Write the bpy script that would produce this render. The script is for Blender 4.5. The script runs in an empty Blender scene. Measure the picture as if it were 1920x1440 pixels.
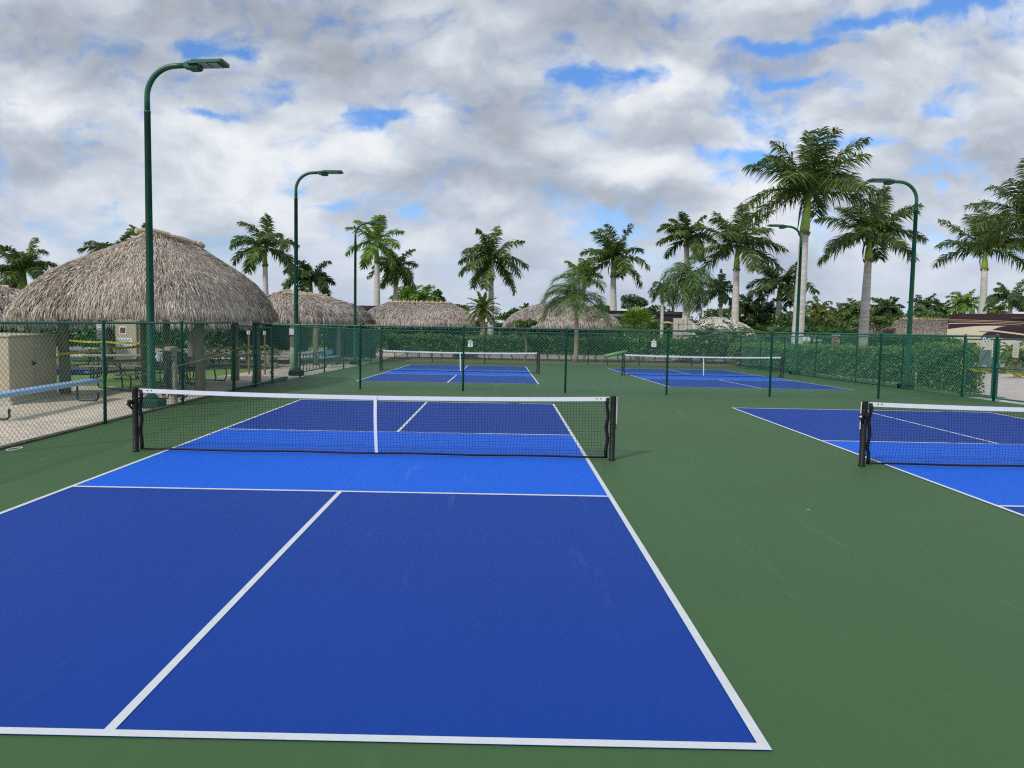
import bpy, math, random
import numpy as np
from mathutils import Vector, Matrix
R = math.radians
sin, cos, pi = math.sin, math.cos, math.pi
sc = bpy.context.scene
col = sc.collection

# ------------------------------------------------------------------ camera
CAM = Vector((1.7936, -9.7344, 1.9205))
YAW, PITCH, ROLL, FPX = -0.0067, -0.0638, 0.0171, 1295.73
PPX, PPY = -26.43, -31.92
fw = Vector((sin(YAW)*cos(PITCH), cos(YAW)*cos(PITCH), sin(PITCH)))
r0 = Vector((cos(YAW), -sin(YAW), 0)); u0 = r0.cross(fw)
rt = r0*cos(ROLL) + u0*sin(ROLL); up = -r0*sin(ROLL) + u0*cos(ROLL)
cd = bpy.data.cameras.new('camera'); cam = bpy.data.objects.new('camera', cd); col.objects.link(cam)
cam.matrix_world = Matrix(((rt.x, up.x, -fw.x, CAM.x), (rt.y, up.y, -fw.y, CAM.y), (rt.z, up.z, -fw.z, CAM.z), (0, 0, 0, 1)))
cd.sensor_width = 36; cd.lens = 36*FPX/1920
cd.shift_x = -PPX/1920; cd.shift_y = PPY/1920
cd.clip_start = 0.05; cd.clip_end = 3000
sc.camera = cam

def ray(px, py):
    return fw + rt*((px-960-PPX)/FPX) + up*((720+PPY-py)/FPX)
def at(px, py, Y):
    d = ray(px, py); return CAM + d*((Y-CAM.y)/d.y)

# ------------------------------------------------------------------ world, sun, exposure
SUN_EL, SUN_AZ = R(41), math.atan2(-0.66, -0.75)      # azimuth clockwise from +Y towards +X
w = bpy.data.worlds.new("World"); sc.world = w; w.use_nodes = True
nt = w.node_tree; nt.nodes.clear(); NL = nt.links
def N(t, **k):
    n = nt.nodes.new(t)
    for a, b in k.items(): setattr(n, a, b)
    return n
def M(op, a, b=None, c=None, clamp=False):
    n = N('ShaderNodeMath', operation=op); n.use_clamp = clamp
    for i, x in enumerate((a, b, c)):
        if x is None: continue
        if isinstance(x, (int, float)): n.inputs[i].default_value = x
        else: NL.new(x, n.inputs[i])
    return n.outputs[0]
def VM(op, a, b=None):
    n = N('ShaderNodeVectorMath', operation=op)
    for i, x in enumerate((a, b)):
        if x is None: continue
        if isinstance(x, (tuple, list)): n.inputs[i].default_value = x
        else: NL.new(x, n.inputs[i])
    return n.outputs['Value'] if op == 'DOT_PRODUCT' else n.outputs[0]
def smooth(x, lo, hi):
    n = N('ShaderNodeMapRange'); n.interpolation_type = 'SMOOTHSTEP'
    NL.new(x, n.inputs[0]); n.inputs[1].default_value = lo; n.inputs[2].default_value = hi
    return n.outputs[0]
def noise(vec, scale, detail=6, rough=0.55, dist=0.0):
    n = N('ShaderNodeTexNoise'); NL.new(vec, n.inputs['Vector']); n.inputs['Scale'].default_value = scale
    n.inputs['Detail'].default_value = detail; n.inputs['Roughness'].default_value = rough; n.inputs['Distortion'].default_value = dist
    return n
sky = N('ShaderNodeTexSky', sky_type='NISHITA'); sky.sun_disc = False
sky.sun_elevation = SUN_EL; sky.sun_rotation = SUN_AZ; sky.air_density = 1.0; sky.dust_density = 0.6; sky.ozone_density = 2.5
tc = N('ShaderNodeTexCoord'); D = tc.outputs['Generated']
sep = N('ShaderNodeSeparateXYZ'); NL.new(D, sep.inputs[0])
dx, dy, dz = sep.outputs
hz = M('ADD', M('MAXIMUM', dz, 0.0), 0.10)
comb = N('ShaderNodeCombineXYZ'); NL.new(M('DIVIDE', dx, hz), comb.inputs[0]); NL.new(M('DIVIDE', dy, hz), comb.inputs[1])
P = comb.outputs[0]                                  # the sky seen as a layer overhead
yy = M('MAXIMUM', dy, 0.05)
cuv = N('ShaderNodeCombineXYZ'); NL.new(M('DIVIDE', dx, yy), cuv.inputs[0]); NL.new(M('DIVIDE', dz, yy), cuv.inputs[1])
wn = noise(cuv.outputs[0], 5.0, 5, 0.6)
woff = VM('MULTIPLY', VM('SUBTRACT', wn.outputs['Color'], (0.5, 0.5, 0.5)), (0.13, 0.09, 0))
UV = VM('ADD', cuv.outputs[0], woff)
def blobs(items):
    tot = None
    for px, py, rx, ry, amp in items:
        d = ray(px, py); u, v = d.x/d.y, d.z/d.y
        q = VM('MULTIPLY', VM('SUBTRACT', UV, (u, v, 0)), (FPX/rx, FPX/ry, 0))
        e = M('EXPONENT', M('MULTIPLY', VM('DOT_PRODUCT', q, q), -1.0))
        tot = M('MULTIPLY', e, amp) if tot is None else M('MULTIPLY_ADD', e, amp, tot)
    return tot
GAPS = [(385, 88, 34, 20, -.9), (455, 106, 34, 15, -.9), (40, 182, 60, 12, -.8), (520, 195, 70, 22, -.6), (395, 224, 75, 12, -.8), (668, 240, 62, 24, -1.0),
        (715, 214, 45, 12, -.8), (530, 160, 40, 14, -.5), (1070, 135, 55, 18, -.8), (1185, 138, 36, 14, -.7), (1465, 78, 120, 14, -1.1), (1590, 48, 70, 22, -1.1),
        (1700, 42, 90, 15, -.9), (1800, 12, 70, 16, -1.1), (1500, 148, 60, 13, -.7), (1390, 292, 80, 15, -.9), (1610, 268, 70, 15, -.8), (1735, 208, 46, 20, -.9),
        (625, 387, 50, 9, -.5), (770, 405, 18, 9, -.6), (1765, 358, 18, 12, -.4), (160, 238, 60, 10, -.4), (1050, 68, 30, 14, -.3)]
DARK = [(90, 90, 170, 75, -.80), (330, 25, 260, 55, -.50), (230, 130, 120, 40, -.40), (660, 125, 150, 75, -.62), (960, 215, 95, 75, -.85), (1120, 45, 300, 65, -.75), (1860, 105, 75, 75, -.70),
        (1665, 215, 80, 22, -.50), (1250, 255, 110, 45, -.50), (130, 300, 190, 35, -.35), (640, 20, 90, 40, -.25), (1060, 360, 220, 26, -.40), (420, 345, 150, 40, -.25),
        (860, 330, 120, 30, -.35), (1500, 20, 120, 24, -.40), (1240, 375, 150, 24, -.35), (1700, 330, 120, 60, -.25), (60, 420, 200, 50, -.25), (780, 250, 70, 30, -.30), (1000, 400, 300, 22, -.25),
        (300, 235, 70, 30, .30), (115, 205, 90, 26, .42), (430, 262, 60, 30, .30), (800, 200, 40, 45, .42), (1240, 140, 90, 30, .55), (1380, 160, 70, 30, .35),
        (1085, 300, 90, 50, .38), (1220, 320, 50, 30, .25), (520, 300, 70, 36, .25), (700, 300, 50, 40, .38), (1750, 275, 60, 25, .38), (1330, 340, 90, 35, .28), (1660, 120, 150, 50, .2),
        (180, 370, 110, 40, .22), (560, 420, 160, 40, .12), (1900, 50, 50, 20, .4)]
n1 = noise(P, 0.95, 8, 0.52, 0.25).outputs['Fac']
n2 = noise(VM('ADD', P, (7.3, 2.1, 0)), 2.4, 7, 0.56, 0.3).outputs['Fac']
Q = VM('MULTIPLY', UV, (1.0, 1.7, 1.0))
n3 = noise(Q, 6.5, 9, 0.57, 0.25).outputs['Fac']
n3s = noise(VM('ADD', Q, (-.014, .046, 0)), 6.5, 6, 0.52, 0.25).outputs['Fac']
n4 = noise(Q, 2.8, 9, 0.50, 0.2).outputs['Fac']
n4s = noise(VM('ADD', Q, (-.03, .11, 0)), 2.8, 6, 0.46, 0.2).outputs['Fac']
c3 = M('SUBTRACT', n3, 0.5)
emb = M('ADD', M('MULTIPLY', M('SUBTRACT', n3, n3s), 0.95), M('MULTIPLY', M('SUBTRACT', n4, n4s), 1.75))   # lit tops, grey bases
dens = M('ADD', M('MULTIPLY', M('SUBTRACT', n1, 0.34), 2.4), M('MULTIPLY', M('SUBTRACT', n2, 0.5), 0.8))
dens = M('ADD', M('MINIMUM', M('MAXIMUM', dens, 0.30), 0.58), M('MULTIPLY', c3, 3.0))
dens = M('ADD', dens, blobs(GAPS))
n5 = noise(UV, 24.0, 6, 0.6, 0.5).outputs['Fac']
dens = M('ADD', dens, M('MULTIPLY', M('SUBTRACT', n5, 0.5), 1.1))
cover = smooth(dens, -0.55, 0.40)
low = smooth(dz, 0.22, 0.04)                          # thick bank of far cloud towards the horizon
cover = M('MAXIMUM', cover, M('MULTIPLY', low, 0.95))
sh = M('ADD', M('MULTIPLY', M('SUBTRACT', n2, 0.5), 0.35), M('MULTIPLY', c3, 0.30))
sh = M('ADD', M('ADD', sh, 0.635), emb)
rim = smooth(dens, 0.75, 0.10)                        # thin sunlit rims beside the gaps
sh = M('MULTIPLY_ADD', rim, 0.07, sh)
sh = M('ADD', sh, M('MULTIPLY', blobs(DARK), 0.54))
cr = N('ShaderNodeValToRGB'); NL.new(sh, cr.inputs[0]); cr.color_ramp.interpolation = 'B_SPLINE'
el = cr.color_ramp.elements
el[0].position = 0.0; el[0].color = (.31, .345, .40, 1)
el[1].position = 1.0; el[1].color = (.90, .92, .95, 1)
for p_, c_ in ((.25, (.37, .41, .475, 1)), (.52, (.51, .565, .655, 1)), (.74, (.67, .72, .79, 1))):
    e_ = el.new(p_); e_.color = c_
def mixc(f, a, b, bt='MIX'):
    n = N('ShaderNodeMix', data_type='RGBA', blend_type=bt)
    for i, x in ((0, f), (6, a), (7, b)):
        if isinstance(x, (int, float)): n.inputs[i].default_value = x
        elif isinstance(x, tuple): n.inputs[i].default_value = x
        else: NL.new(x, n.inputs[i])
    return n.outputs[2]
haz = mixc(M('MULTIPLY', smooth(dz, 0.20, 0.0), 0.66), cr.outputs[0], (.51, .59, .735, 1))
cl10 = mixc(1.0, haz, (10, 10, 10, 1), 'MULTIPLY')
skyb = mixc(1.0, sky.outputs[0], (.88, 1.30, 1.80, 1), 'MULTIPLY')
fin = mixc(cover, skyb, cl10)
bg = N('ShaderNodeBackground'); NL.new(fin, bg.inputs[0]); bg.inputs[1].default_value = 0.1
wo = N('ShaderNodeOutputWorld'); NL.new(bg.outputs[0], wo.inputs[0])
w.cycles.sampling_method = 'MANUAL'; w.cycles.sample_map_resolution = 512

ld = bpy.data.lights.new('sun', 'SUN'); ld.energy = 2.5; ld.angle = R(4); ld.color = (1.0, 0.95, 0.87)
lo = bpy.data.objects.new('sun', ld); col.objects.link(lo)
sd = Vector((sin(SUN_AZ)*cos(SUN_EL), cos(SUN_AZ)*cos(SUN_EL), sin(SUN_EL)))
lo.rotation_euler = sd.to_track_quat('Z', 'Y').to_euler(); lo.location = sd*60
sc.cycles.use_denoising = False; sc.cycles.filter_width = 1.2
vs = sc.view_settings; sc.display_settings.display_device = 'sRGB'
vs.view_transform = 'Standard'; vs.look = 'None'; vs.exposure = 0.0; vs.gamma = 1.0; vs.use_curve_mapping = False

# ------------------------------------------------------------------ mesh helpers
class MB:
    def __init__(s): s.v = []; s.f = []; s.m = []; s.mi = 0
    def add(s, vs_, fs):
        o = len(s.v); s.v.extend(vs_)
        for f in fs: s.f.append(tuple(i+o for i in f)); s.m.append(s.mi)
    def box(s, c, size, rot=0.0, tilt=None):
        hx, hy, hz_ = (x/2 for x in size)
        pts = [Vector((x, y, z)) for z in (-hz_, hz_) for y in (-hy, hy) for x in (-hx, hx)]
        m = Matrix.Rotation(rot, 3, 'Z')
        if tilt is not None: m = m @ tilt
        s.add([tuple(m @ p + Vector(c)) for p in pts], [(0, 2, 3, 1), (4, 5, 7, 6), (0, 1, 5, 4), (2, 6, 7, 3), (0, 4, 6, 2), (1, 3, 7, 5)])
        return s
    def bbox(s, c, size, b=0.01, rot=0.0):
        """box with chamfered edges"""
        hx, hy, hz_ = (x/2 for x in size); b = min(b, hx*.9, hy*.9, hz_*.9)
        m = Matrix.Rotation(rot, 3, 'Z'); rings = []
        def ring(ix, iy, z):
            pts = [(-ix, -iy+b), (-ix+b, -iy), (ix-b, -iy), (ix, -iy+b), (ix, iy-b), (ix-b, iy), (-ix+b, iy), (-ix, iy-b)]
            return [tuple(m @ Vector((x, y, z)) + Vector(c)) for x, y in pts]
        R4 = [ring(hx-b, hy-b, -hz_), ring(hx, hy, -hz_+b), ring(hx, hy, hz_-b), ring(hx-b, hy-b, hz_)]
        V = sum(R4, []); F = []
        for k in range(3):
            for i in range(8):
                j = (i+1) % 8; F.append((k*8+i, k*8+j, k*8+8+j, k*8+8+i))
        F.append(tuple(range(7, -1, -1))); F.append(tuple(range(24, 32)))
        s.add(V, F); return s
    def tube(s, pts, rad, n=8, caps=True):
        pts = [Vector(p) for p in pts]; k = len(pts)
        if not isinstance(rad, (list, tuple)): rad = [rad]*k
        V = []; a = None
        for i, p in enumerate(pts):
            t = (pts[min(i+1, k-1)] - pts[max(i-1, 0)]).normalized()
            if a is None:
                a = t.cross(Vector((0, 0, 1)))
                if a.length < 1e-3: a = t.cross(Vector((1, 0, 0)))
                a.normalize()
            else:
                a = (a - t*a.dot(t)).normalized()
            b = t.cross(a)
            for j in range(n):
                th = 2*pi*j/n; V.append(tuple(p + (a*cos(th) + b*sin(th))*rad[i]))
        F = [(i*n+j, i*n+(j+1) % n, (i+1)*n+(j+1) % n, (i+1)*n+j) for i in range(k-1) for j in range(n)]
        if caps: F += [tuple(range(n-1, -1, -1)), tuple(range((k-1)*n, k*n))]
        s.add(V, F); return s
    def lathe(s, c, prof, n=16):
        V = []; F = []; k = len(prof)
        for r_, z in prof:
            for j in range(n):
                th = 2*pi*j/n; V.append((c[0]+r_*cos(th), c[1]+r_*sin(th), c[2]+z))
        for i in range(k-1):
            for j in range(n): F.append((i*n+j, i*n+(j+1) % n, (i+1)*n+(j+1) % n, (i+1)*n+j))
        F += [tuple(range(n-1, -1, -1)), tuple(range((k-1)*n, k*n))]
        s.add(V, F); return s
    def quad(s, *p): s.add([tuple(x) for x in p], [tuple(range(len(p)))]); return s
    def prism(s, poly, o, ex, ey, ez):
        """polygon (a,b) in the plane o+a*ex+b*ey, thickness vector ez"""
        o, ex, ey, ez = Vector(o), Vector(ex), Vector(ey), Vector(ez); n = len(poly)
        A = [o+ex*a+ey*b for a, b in poly]; B = [p+ez for p in A]
        s.add([tuple(p) for p in A+B], [tuple(range(n-1, -1, -1)), tuple(range(n, 2*n))] + [(i, (i+1) % n, n+(i+1) % n, n+i) for i in range(n)])
        return s
    def build(s, name, mats, parent=None, smooth=False, loc=None):
        me = bpy.data.meshes.new(name)
        me.from_pydata(s.v, [], s.f)
        if not isinstance(mats, (list, tuple)): mats = [mats]
        for m in mats: me.materials.append(m)
        if len(mats) > 1: me.polygons.foreach_set('material_index', s.m)
        if smooth:
            me.polygons.foreach_set('use_smooth', [True]*len(s.f))
        me.update()
        o = bpy.data.objects.new(name, me); col.objects.link(o)
        if parent: o.parent = parent
        if loc is not None: o.location = loc
        return o
def tag(o, label=None, cat=None, group=None, kind=None):
    if label: o['label'] = label
    if cat: o['category'] = cat
    if group: o['group'] = group
    if kind: o['kind'] = kind
    return o
def empty(name, loc, label=None, cat=None, group=None, kind=None, rz=0.0):
    o = bpy.data.objects.new(name, None); col.objects.link(o); o.location = loc; o.rotation_euler = (0, 0, rz)
    o.empty_display_size = 0.2
    return tag(o, label, cat, group, kind)
def copy_tree(o, parent=None):
    c = o.copy(); col.objects.link(c)
    if parent: c.parent = parent
    for ch in list(o.children): copy_tree(ch, c)
    return c
def gz(y, x=0):
    return 0.0 if y < 8.5 else -0.0197*(min(y, 31)-8.5)

# ------------------------------------------------------------------ materials
def mat(name, base, rough=0.6, var=0.0, vscale=3.0, c2=None, island=None, metal=0.0, bump=0.0, bscale=40.0, trans=0.0, spec=0.5, coat=0.0, emit=None, detail=6, stretch=None):
    m = bpy.data.materials.new(name); m.use_nodes = True; t = m.node_tree; n = t.nodes; L = t.links
    b = n['Principled BSDF']; b.inputs['Roughness'].default_value = rough; b.inputs['Metallic'].default_value = metal
    b.inputs['Specular IOR Level'].default_value = spec; b.inputs['Coat Weight'].default_value = coat
    base = tuple(base)+(1,) if len(base) == 3 else base
    b.inputs['Base Color'].default_value = base; out = None
    g = n.new('ShaderNodeTexCoord'); src = g.outputs['Object']
    if stretch:
        mp = n.new('ShaderNodeMapping'); mp.inputs['Scale'].default_value = stretch; L.new(src, mp.inputs[0]); src = mp.outputs[0]
    if island:
        gi = n.new('ShaderNodeNewGeometry'); rp = n.new('ShaderNodeValToRGB'); L.new(gi.outputs['Random Per Island'], rp.inputs[0])
        e = rp.color_ramp.elements; e[0].color = tuple(island[0])+(1,); e[-1].color = tuple(island[-1])+(1,)
        for k, c in enumerate(island[1:-1]):
            x = e.new((k+1)/(len(island)-1)); x.color = tuple(c)+(1,)
        out = rp.outputs[0]
    if var or c2:
        no = n.new('ShaderNodeTexNoise'); no.inputs['Scale'].default_value = vscale; no.inputs['Detail'].default_value = detail; no.inputs['Roughness'].default_value = .6
        L.new(src, no.inputs['Vector'])
        mr = n.new('ShaderNodeMapRange'); mr.inputs[1].default_value = .3; mr.inputs[2].default_value = .7; L.new(no.outputs['Fac'], mr.inputs[0])
        mx = n.new('ShaderNodeMix'); mx.data_type = 'RGBA'; L.new(mr.outputs[0], mx.inputs[0])
        if c2 is not None:
            mx.inputs[6].default_value = base; mx.inputs[7].default_value = tuple(c2)+(1,)
        else:
            if out is not None:
                mx.blend_type = 'MULTIPLY'; mx.inputs[0].default_value = 1
                t.links.remove(mx.inputs[0].links[0]); mr.inputs[3].default_value = 1-var; mr.inputs[4].default_value = 1+var
                L.new(out, mx.inputs[6]); L.new(mr.outputs[0], mx.inputs[7])
            else:
                mx.inputs[6].default_value = tuple(c*(1-var) for c in base[:3])+(1,); mx.inputs[7].default_value = tuple(min(1, c*(1+var)) for c in base[:3])+(1,)
        out = mx.outputs[2]
    if out is not None: L.new(out, b.inputs['Base Color'])
    if bump:
        nb = n.new('ShaderNodeTexNoise'); nb.inputs['Scale'].default_value = bscale; nb.inputs['Detail'].default_value = 4; L.new(src, nb.inputs['Vector'])
        bp = n.new('ShaderNodeBump'); bp.inputs['Strength'].default_value = bump; bp.inputs['Distance'].default_value = .02
        L.new(nb.outputs['Fac'], bp.inputs['Height']); L.new(bp.outputs[0], b.inputs['Normal'])
    if trans:
        tr = n.new('ShaderNodeBsdfTranslucent'); ms = n.new('ShaderNodeMixShader'); ms.inputs[0].default_value = trans
        if out is not None: L.new(out, tr.inputs[0])
        else: tr.inputs[0].default_value = base
        L.new(b.outputs[0], ms.inputs[1]); L.new(tr.outputs[0], ms.inputs[2]); L.new(ms.outputs[0], n['Material Output'].inputs[0])
    return m
def court_mat(name, base, amp=.10, grime=(.8, .8, .8), specks=True):
    """textured acrylic: sand grain, roller mottling, a few chalk specks and scuffs"""
    m = bpy.data.materials.new(name); m.use_nodes = True; t = m.node_tree; n = t.nodes; L = t.links; b = n['Principled BSDF']
    g = n.new('ShaderNodeTexCoord'); src = g.outputs['Object']
    def no(scale, det=5, rough=.6, v=src):
        x = n.new('ShaderNodeTexNoise'); x.inputs['Scale'].default_value = scale; x.inputs['Detail'].default_value = det; x.inputs['Roughness'].default_value = rough; L.new(v, x.inputs['Vector']); return x.outputs['Fac']
    def ma(op, a, bb):
        x = n.new('ShaderNodeMath'); x.operation = op
        for i, y in ((0, a), (1, bb)):
            if isinstance(y, (int, float)): x.inputs[i].default_value = y
            else: L.new(y, x.inputs[i])
        return x.outputs[0]
    mp = n.new('ShaderNodeMapping'); mp.inputs['Scale'].default_value = (1.0, .12, 1); L.new(src, mp.inputs[0])
    a = ma('MULTIPLY', ma('SUBTRACT', no(.35, 6), .5), amp*2.2)
    c = ma('MULTIPLY', ma('SUBTRACT', no(6.0, 4, .6, mp.outputs[0]), .5), amp*.9)
    d = ma('MULTIPLY', ma('SUBTRACT', no(260, 3), .5), amp*3.2)
    f = ma('ADD', ma('ADD', a, c), ma('ADD', d, 1.0))
    mx = n.new('ShaderNodeMix'); mx.data_type = 'RGBA'; mx.blend_type = 'MULTIPLY'; mx.inputs[0].default_value = 1; mx.inputs[6].default_value = tuple(base)+(1,); L.new(f, mx.inputs[7])
    out = mx.outputs[2]
    sc_ = no(2.2, 7, .72, mp.outputs[0]); th_ = n.new('ShaderNodeMapRange'); th_.inputs[1].default_value = .60; th_.inputs[2].default_value = .78; L.new(sc_, th_.inputs[0])
    mk0 = n.new('ShaderNodeMix'); mk0.data_type = 'RGBA'; L.new(ma('MULTIPLY', th_.outputs[0], .16), mk0.inputs[0]); L.new(out, mk0.inputs[6]); mk0.inputs[7].default_value = (.30, .34, .36, 1); out = mk0.outputs[2]
    if specks:
        vo = n.new('ShaderNodeTexVoronoi'); vo.inputs['Scale'].default_value = .85; L.new(src, vo.inputs['Vector'])
        wn_ = ma('MULTIPLY', no(40, 3), .03); s_ = ma('LESS_THAN', ma('ADD', vo.outputs['Distance'], wn_), .028)
        mk = n.new('ShaderNodeMix'); mk.data_type = 'RGBA'; L.new(ma('MULTIPLY', s_, .55), mk.inputs[0]); L.new(out, mk.inputs[6]); mk.inputs[7].default_value = (.5, .55, .5, 1); out = mk.outputs[2]
    L.new(out, b.inputs['Base Color'])
    b.inputs['Roughness'].default_value = .60; b.inputs['Specular IOR Level'].default_value = .20
    bp = n.new('ShaderNodeBump'); bp.inputs['Strength'].default_value = .35; bp.inputs['Distance'].default_value = .004
    L.new(no(330, 3), bp.inputs['Height']); L.new(bp.outputs[0], b.inputs['Normal'])
    return m
def paver_mat(name, c1, c2, mortar, scale, bw=.2, bh=.1):
    m = mat(name, c1, .85); t = m.node_tree; n = t.nodes; L = t.links; b = n['Principled BSDF']
    g = n.new('ShaderNodeTexCoord'); br = n.new('ShaderNodeTexBrick'); L.new(g.outputs['Object'], br.inputs['Vector'])
    br.inputs['Color1'].default_value = c1+(1,); br.inputs['Color2'].default_value = c2+(1,); br.inputs['Mortar'].default_value = mortar+(1,)
    br.inputs['Scale'].default_value = 1; br.inputs['Brick Width'].default_value = bw; br.inputs['Row Height'].default_value = bh; br.inputs['Mortar Size'].default_value = .008
    br.inputs['Bias'].default_value = 0.0
    no = n.new('ShaderNodeTexNoise'); no.inputs['Scale'].default_value = 1.3; no.inputs['Detail'].default_value = 7; L.new(g.outputs['Object'], no.inputs['Vector'])
    mr = n.new('ShaderNodeMapRange'); mr.inputs[3].default_value = .72; mr.inputs[4].default_value = 1.25; L.new(no.outputs['Fac'], mr.inputs[0])
    mx = n.new('ShaderNodeMix'); mx.data_type = 'RGBA'; mx.blend_type = 'MULTIPLY'; mx.inputs[0].default_value = 1; L.new(br.outputs[0], mx.inputs[6]); L.new(mr.outputs[0], mx.inputs[7])
    L.new(mx.outputs[2], b.inputs['Base Color']); return m

Mt = {}
Mt['green'] = court_mat('court_green', (.052, .116, .044), .13)
Mt['blue'] = court_mat('court_blue', (.001, .041, .285), .09)
Mt['kitchen'] = court_mat('kitchen_blue', (.001, .105, .64), .08)
Mt['line'] = mat('line_paint', (.60, .64, .68), .55, var=.05, vscale=9, bump=.25, bscale=300)
Mt['grass'] = mat('grass', (.10, .19, .03), .9, c2=(.17, .27, .05), vscale=5, bump=.6, bscale=60)
Mt['verge'] = mat('verge', (.17, .10, .06), .95, c2=(.13, .13, .055), vscale=1.2, bump=.6, bscale=40)
Mt['paver'] = paver_mat('paver', (.68, .59, .48), (.53, .44, .35), (.33, .28, .24), 1)
Mt['road'] = paver_mat('road_paver', (.56, .49, .44), (.50, .44, .41), (.38, .34, .32), 1)
Mt['conc'] = mat('concrete', (.50, .48, .44), .9, var=.15, vscale=2)
Mt['kerb'] = mat('kerb', (.085, .07, .06), .9, var=.5, vscale=8, bump=.5, bscale=60)
Mt['mulch'] = mat('mulch', (.16, .085, .05), .95, c2=(.24, .14, .08), vscale=9, bump=.8, bscale=50)
Mt['pole'] = mat('green_pole', (.010, .092, .050), .42, var=.22, vscale=3, spec=.5)
Mt['fence'] = mat('fence_green', (.012, .115, .085), .38, var=.25, vscale=5)
Mt['wire'] = mat('wire_green', (.045, .19, .15), .25, spec=.8)
Mt['black'] = mat('black_vinyl', (.006, .006, .007), .55, var=.3, spec=.3, vscale=20, bump=.3, bscale=18)
Mt['net'] = mat('net_cord', (.010, .010, .012), .7)
Mt['tape'] = mat('net_tape', (.78, .78, .80), .6, var=.05, vscale=8)
Mt['metal'] = mat('steel', (.45, .45, .45), .35, metal=.9)
Mt['lens'] = mat('lamp_lens', (.42, .42, .42), .25, var=.1, vscale=20)
Mt['thatch'] = mat('thatch', (.3, .25, .2), .9, island=[(.12, .088, .062), (.46, .40, .34), (.62, .56, .49), (.25, .20, .16), (.80, .74, .66), (.52, .41, .29), (.40, .345, .29)], var=.22, vscale=1.2)
Mt['thatch_far'] = mat('thatch_far', (.3, .25, .2), .9, island=[(.17, .14, .12), (.40, .34, .29), (.52, .46, .41), (.30, .25, .21), (.58, .53, .48)], var=.18, vscale=.7)
Mt['thatch_dark'] = mat('thatch_dark', (.2, .17, .14), .9, island=[(.13, .105, .085), (.26, .215, .18), (.34, .29, .25), (.20, .165, .14)], var=.2)
Mt['thatch_pale'] = mat('thatch_pale', (.5, .5, .45), .85, island=[(.34, .33, .29), (.60, .58, .53), (.72, .70, .65), (.50, .46, .40)])
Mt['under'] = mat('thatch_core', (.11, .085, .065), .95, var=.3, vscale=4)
Mt['ridge'] = mat('ridge_log', (.46, .35, .24), .8, island=[(.32, .24, .17), (.55, .44, .31), (.42, .33, .25)])
Mt['bark'] = mat('cypress_post', (.15, .115, .085), .9, c2=(.27, .225, .165), vscale=7, bump=.7, bscale=14, stretch=(1, 1, .15))
Mt['palm_trunk'] = mat('palm_trunk', (.40, .38, .34), .85, c2=(.60, .58, .55), vscale=3.0, bump=.5, bscale=10, stretch=(.6, .6, 3.2))
Mt['rough_trunk'] = mat('rough_trunk', (.22, .16, .11), .95, c2=(.38, .30, .22), vscale=7, bump=1, bscale=18)
Mt['shaft'] = mat('crownshaft', (.17, .30, .035), .4, c2=(.27, .40, .055), vscale=1.6, stretch=(3, 3, .4))
Mt['boot'] = mat('old_boot', (.24, .13, .08), .9, var=.4, vscale=6)
LEAF = {
 'royal': [(.026, .062, .016), (.055, .115, .026), (.100, .180, .036), (.19, .27, .055), (.040, .088, .022), (.27, .31, .08)],
 'mid': [(.035, .095, .025), (.070, .16, .040), (.12, .23, .06), (.19, .30, .09), (.05, .12, .03)],
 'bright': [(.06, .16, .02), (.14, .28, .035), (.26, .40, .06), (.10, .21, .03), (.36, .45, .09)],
 'grey': [(.07, .13, .06), (.13, .22, .09), (.20, .30, .13), (.10, .18, .08)],
 'olive': [(.04, .09, .02), (.09, .16, .03), (.17, .24, .045), (.30, .26, .05), (.06, .13, .025)],
 'dark': [(.020, .055, .015), (.040, .09, .020), (.075, .135, .030), (.028, .070, .020), (.12, .19, .04)],
 'blue': [(.035, .085, .045), (.07, .14, .07), (.11, .20, .10)],
}
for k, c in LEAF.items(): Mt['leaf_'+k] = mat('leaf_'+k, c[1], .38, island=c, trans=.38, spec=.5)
Mt['hedge'] = mat('hedge_leaf', (.04, .1, .02), .38, island=[(.022, .065, .012), (.045, .13, .020), (.075, .19, .030), (.13, .28, .04), (.035, .10, .018)], trans=.22)
Mt['hedge_r'] = mat('hedge_leaf_right', (.04, .1, .02), .35, island=[(.026, .08, .014), (.055, .15, .024), (.095, .23, .036), (.19, .35, .055), (.055, .15, .025)], trans=.22)
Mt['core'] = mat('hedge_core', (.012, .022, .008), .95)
Mt['stem'] = mat('stem', (.20, .17, .13), .9)
Mt['white'] = mat('white_paint', (.78, .78, .76), .45, var=.05, vscale=6)
Mt['paper'] = mat('paper', (.75, .77, .78), .7)
Mt['ink'] = mat('ink', (.03, .03, .035), .6)
Mt['beige'] = mat('beige_metal', (.50, .43, .30), .5, var=.05, vscale=2)
Mt['yellow'] = mat('caution_tape', (.85, .76, .03), .4, c2=(.35, .30, .02), vscale=14, trans=.25)
Mt['benchblue'] = mat('bench_blue', (.27, .43, .66), .4, var=.12, vscale=4)
Mt['blackmetal'] = mat('black_metal', (.015, .015, .016), .4)
Mt['weather'] = mat('weathered_wood', (.26, .22, .18), .85, c2=(.40, .35, .29), vscale=6, stretch=(1, 6, 6), bump=.4, bscale=30)
Mt['hose'] = mat('black_hose', (.022, .024, .028), .35)
Mt['red'] = mat('stop_red', (.45, .012, .02), .4)
Mt['grey'] = mat('grey_box', (.20, .24, .24), .5, var=.1, vscale=3)
Mt['maroon'] = mat('maroon_paint', (.026, .004, .008), .3, coat=.2)
Mt['cream'] = mat('cream_paint', (.62, .55, .42), .3, coat=.3)
Mt['tan'] = mat('tan_stripe', (.55, .36, .22), .3)
Mt['glass'] = mat('dark_glass', (.02, .024, .028), .12)
Mt['rvblack'] = mat('black_paint', (.014, .013, .014), .15, coat=.5)
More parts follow.
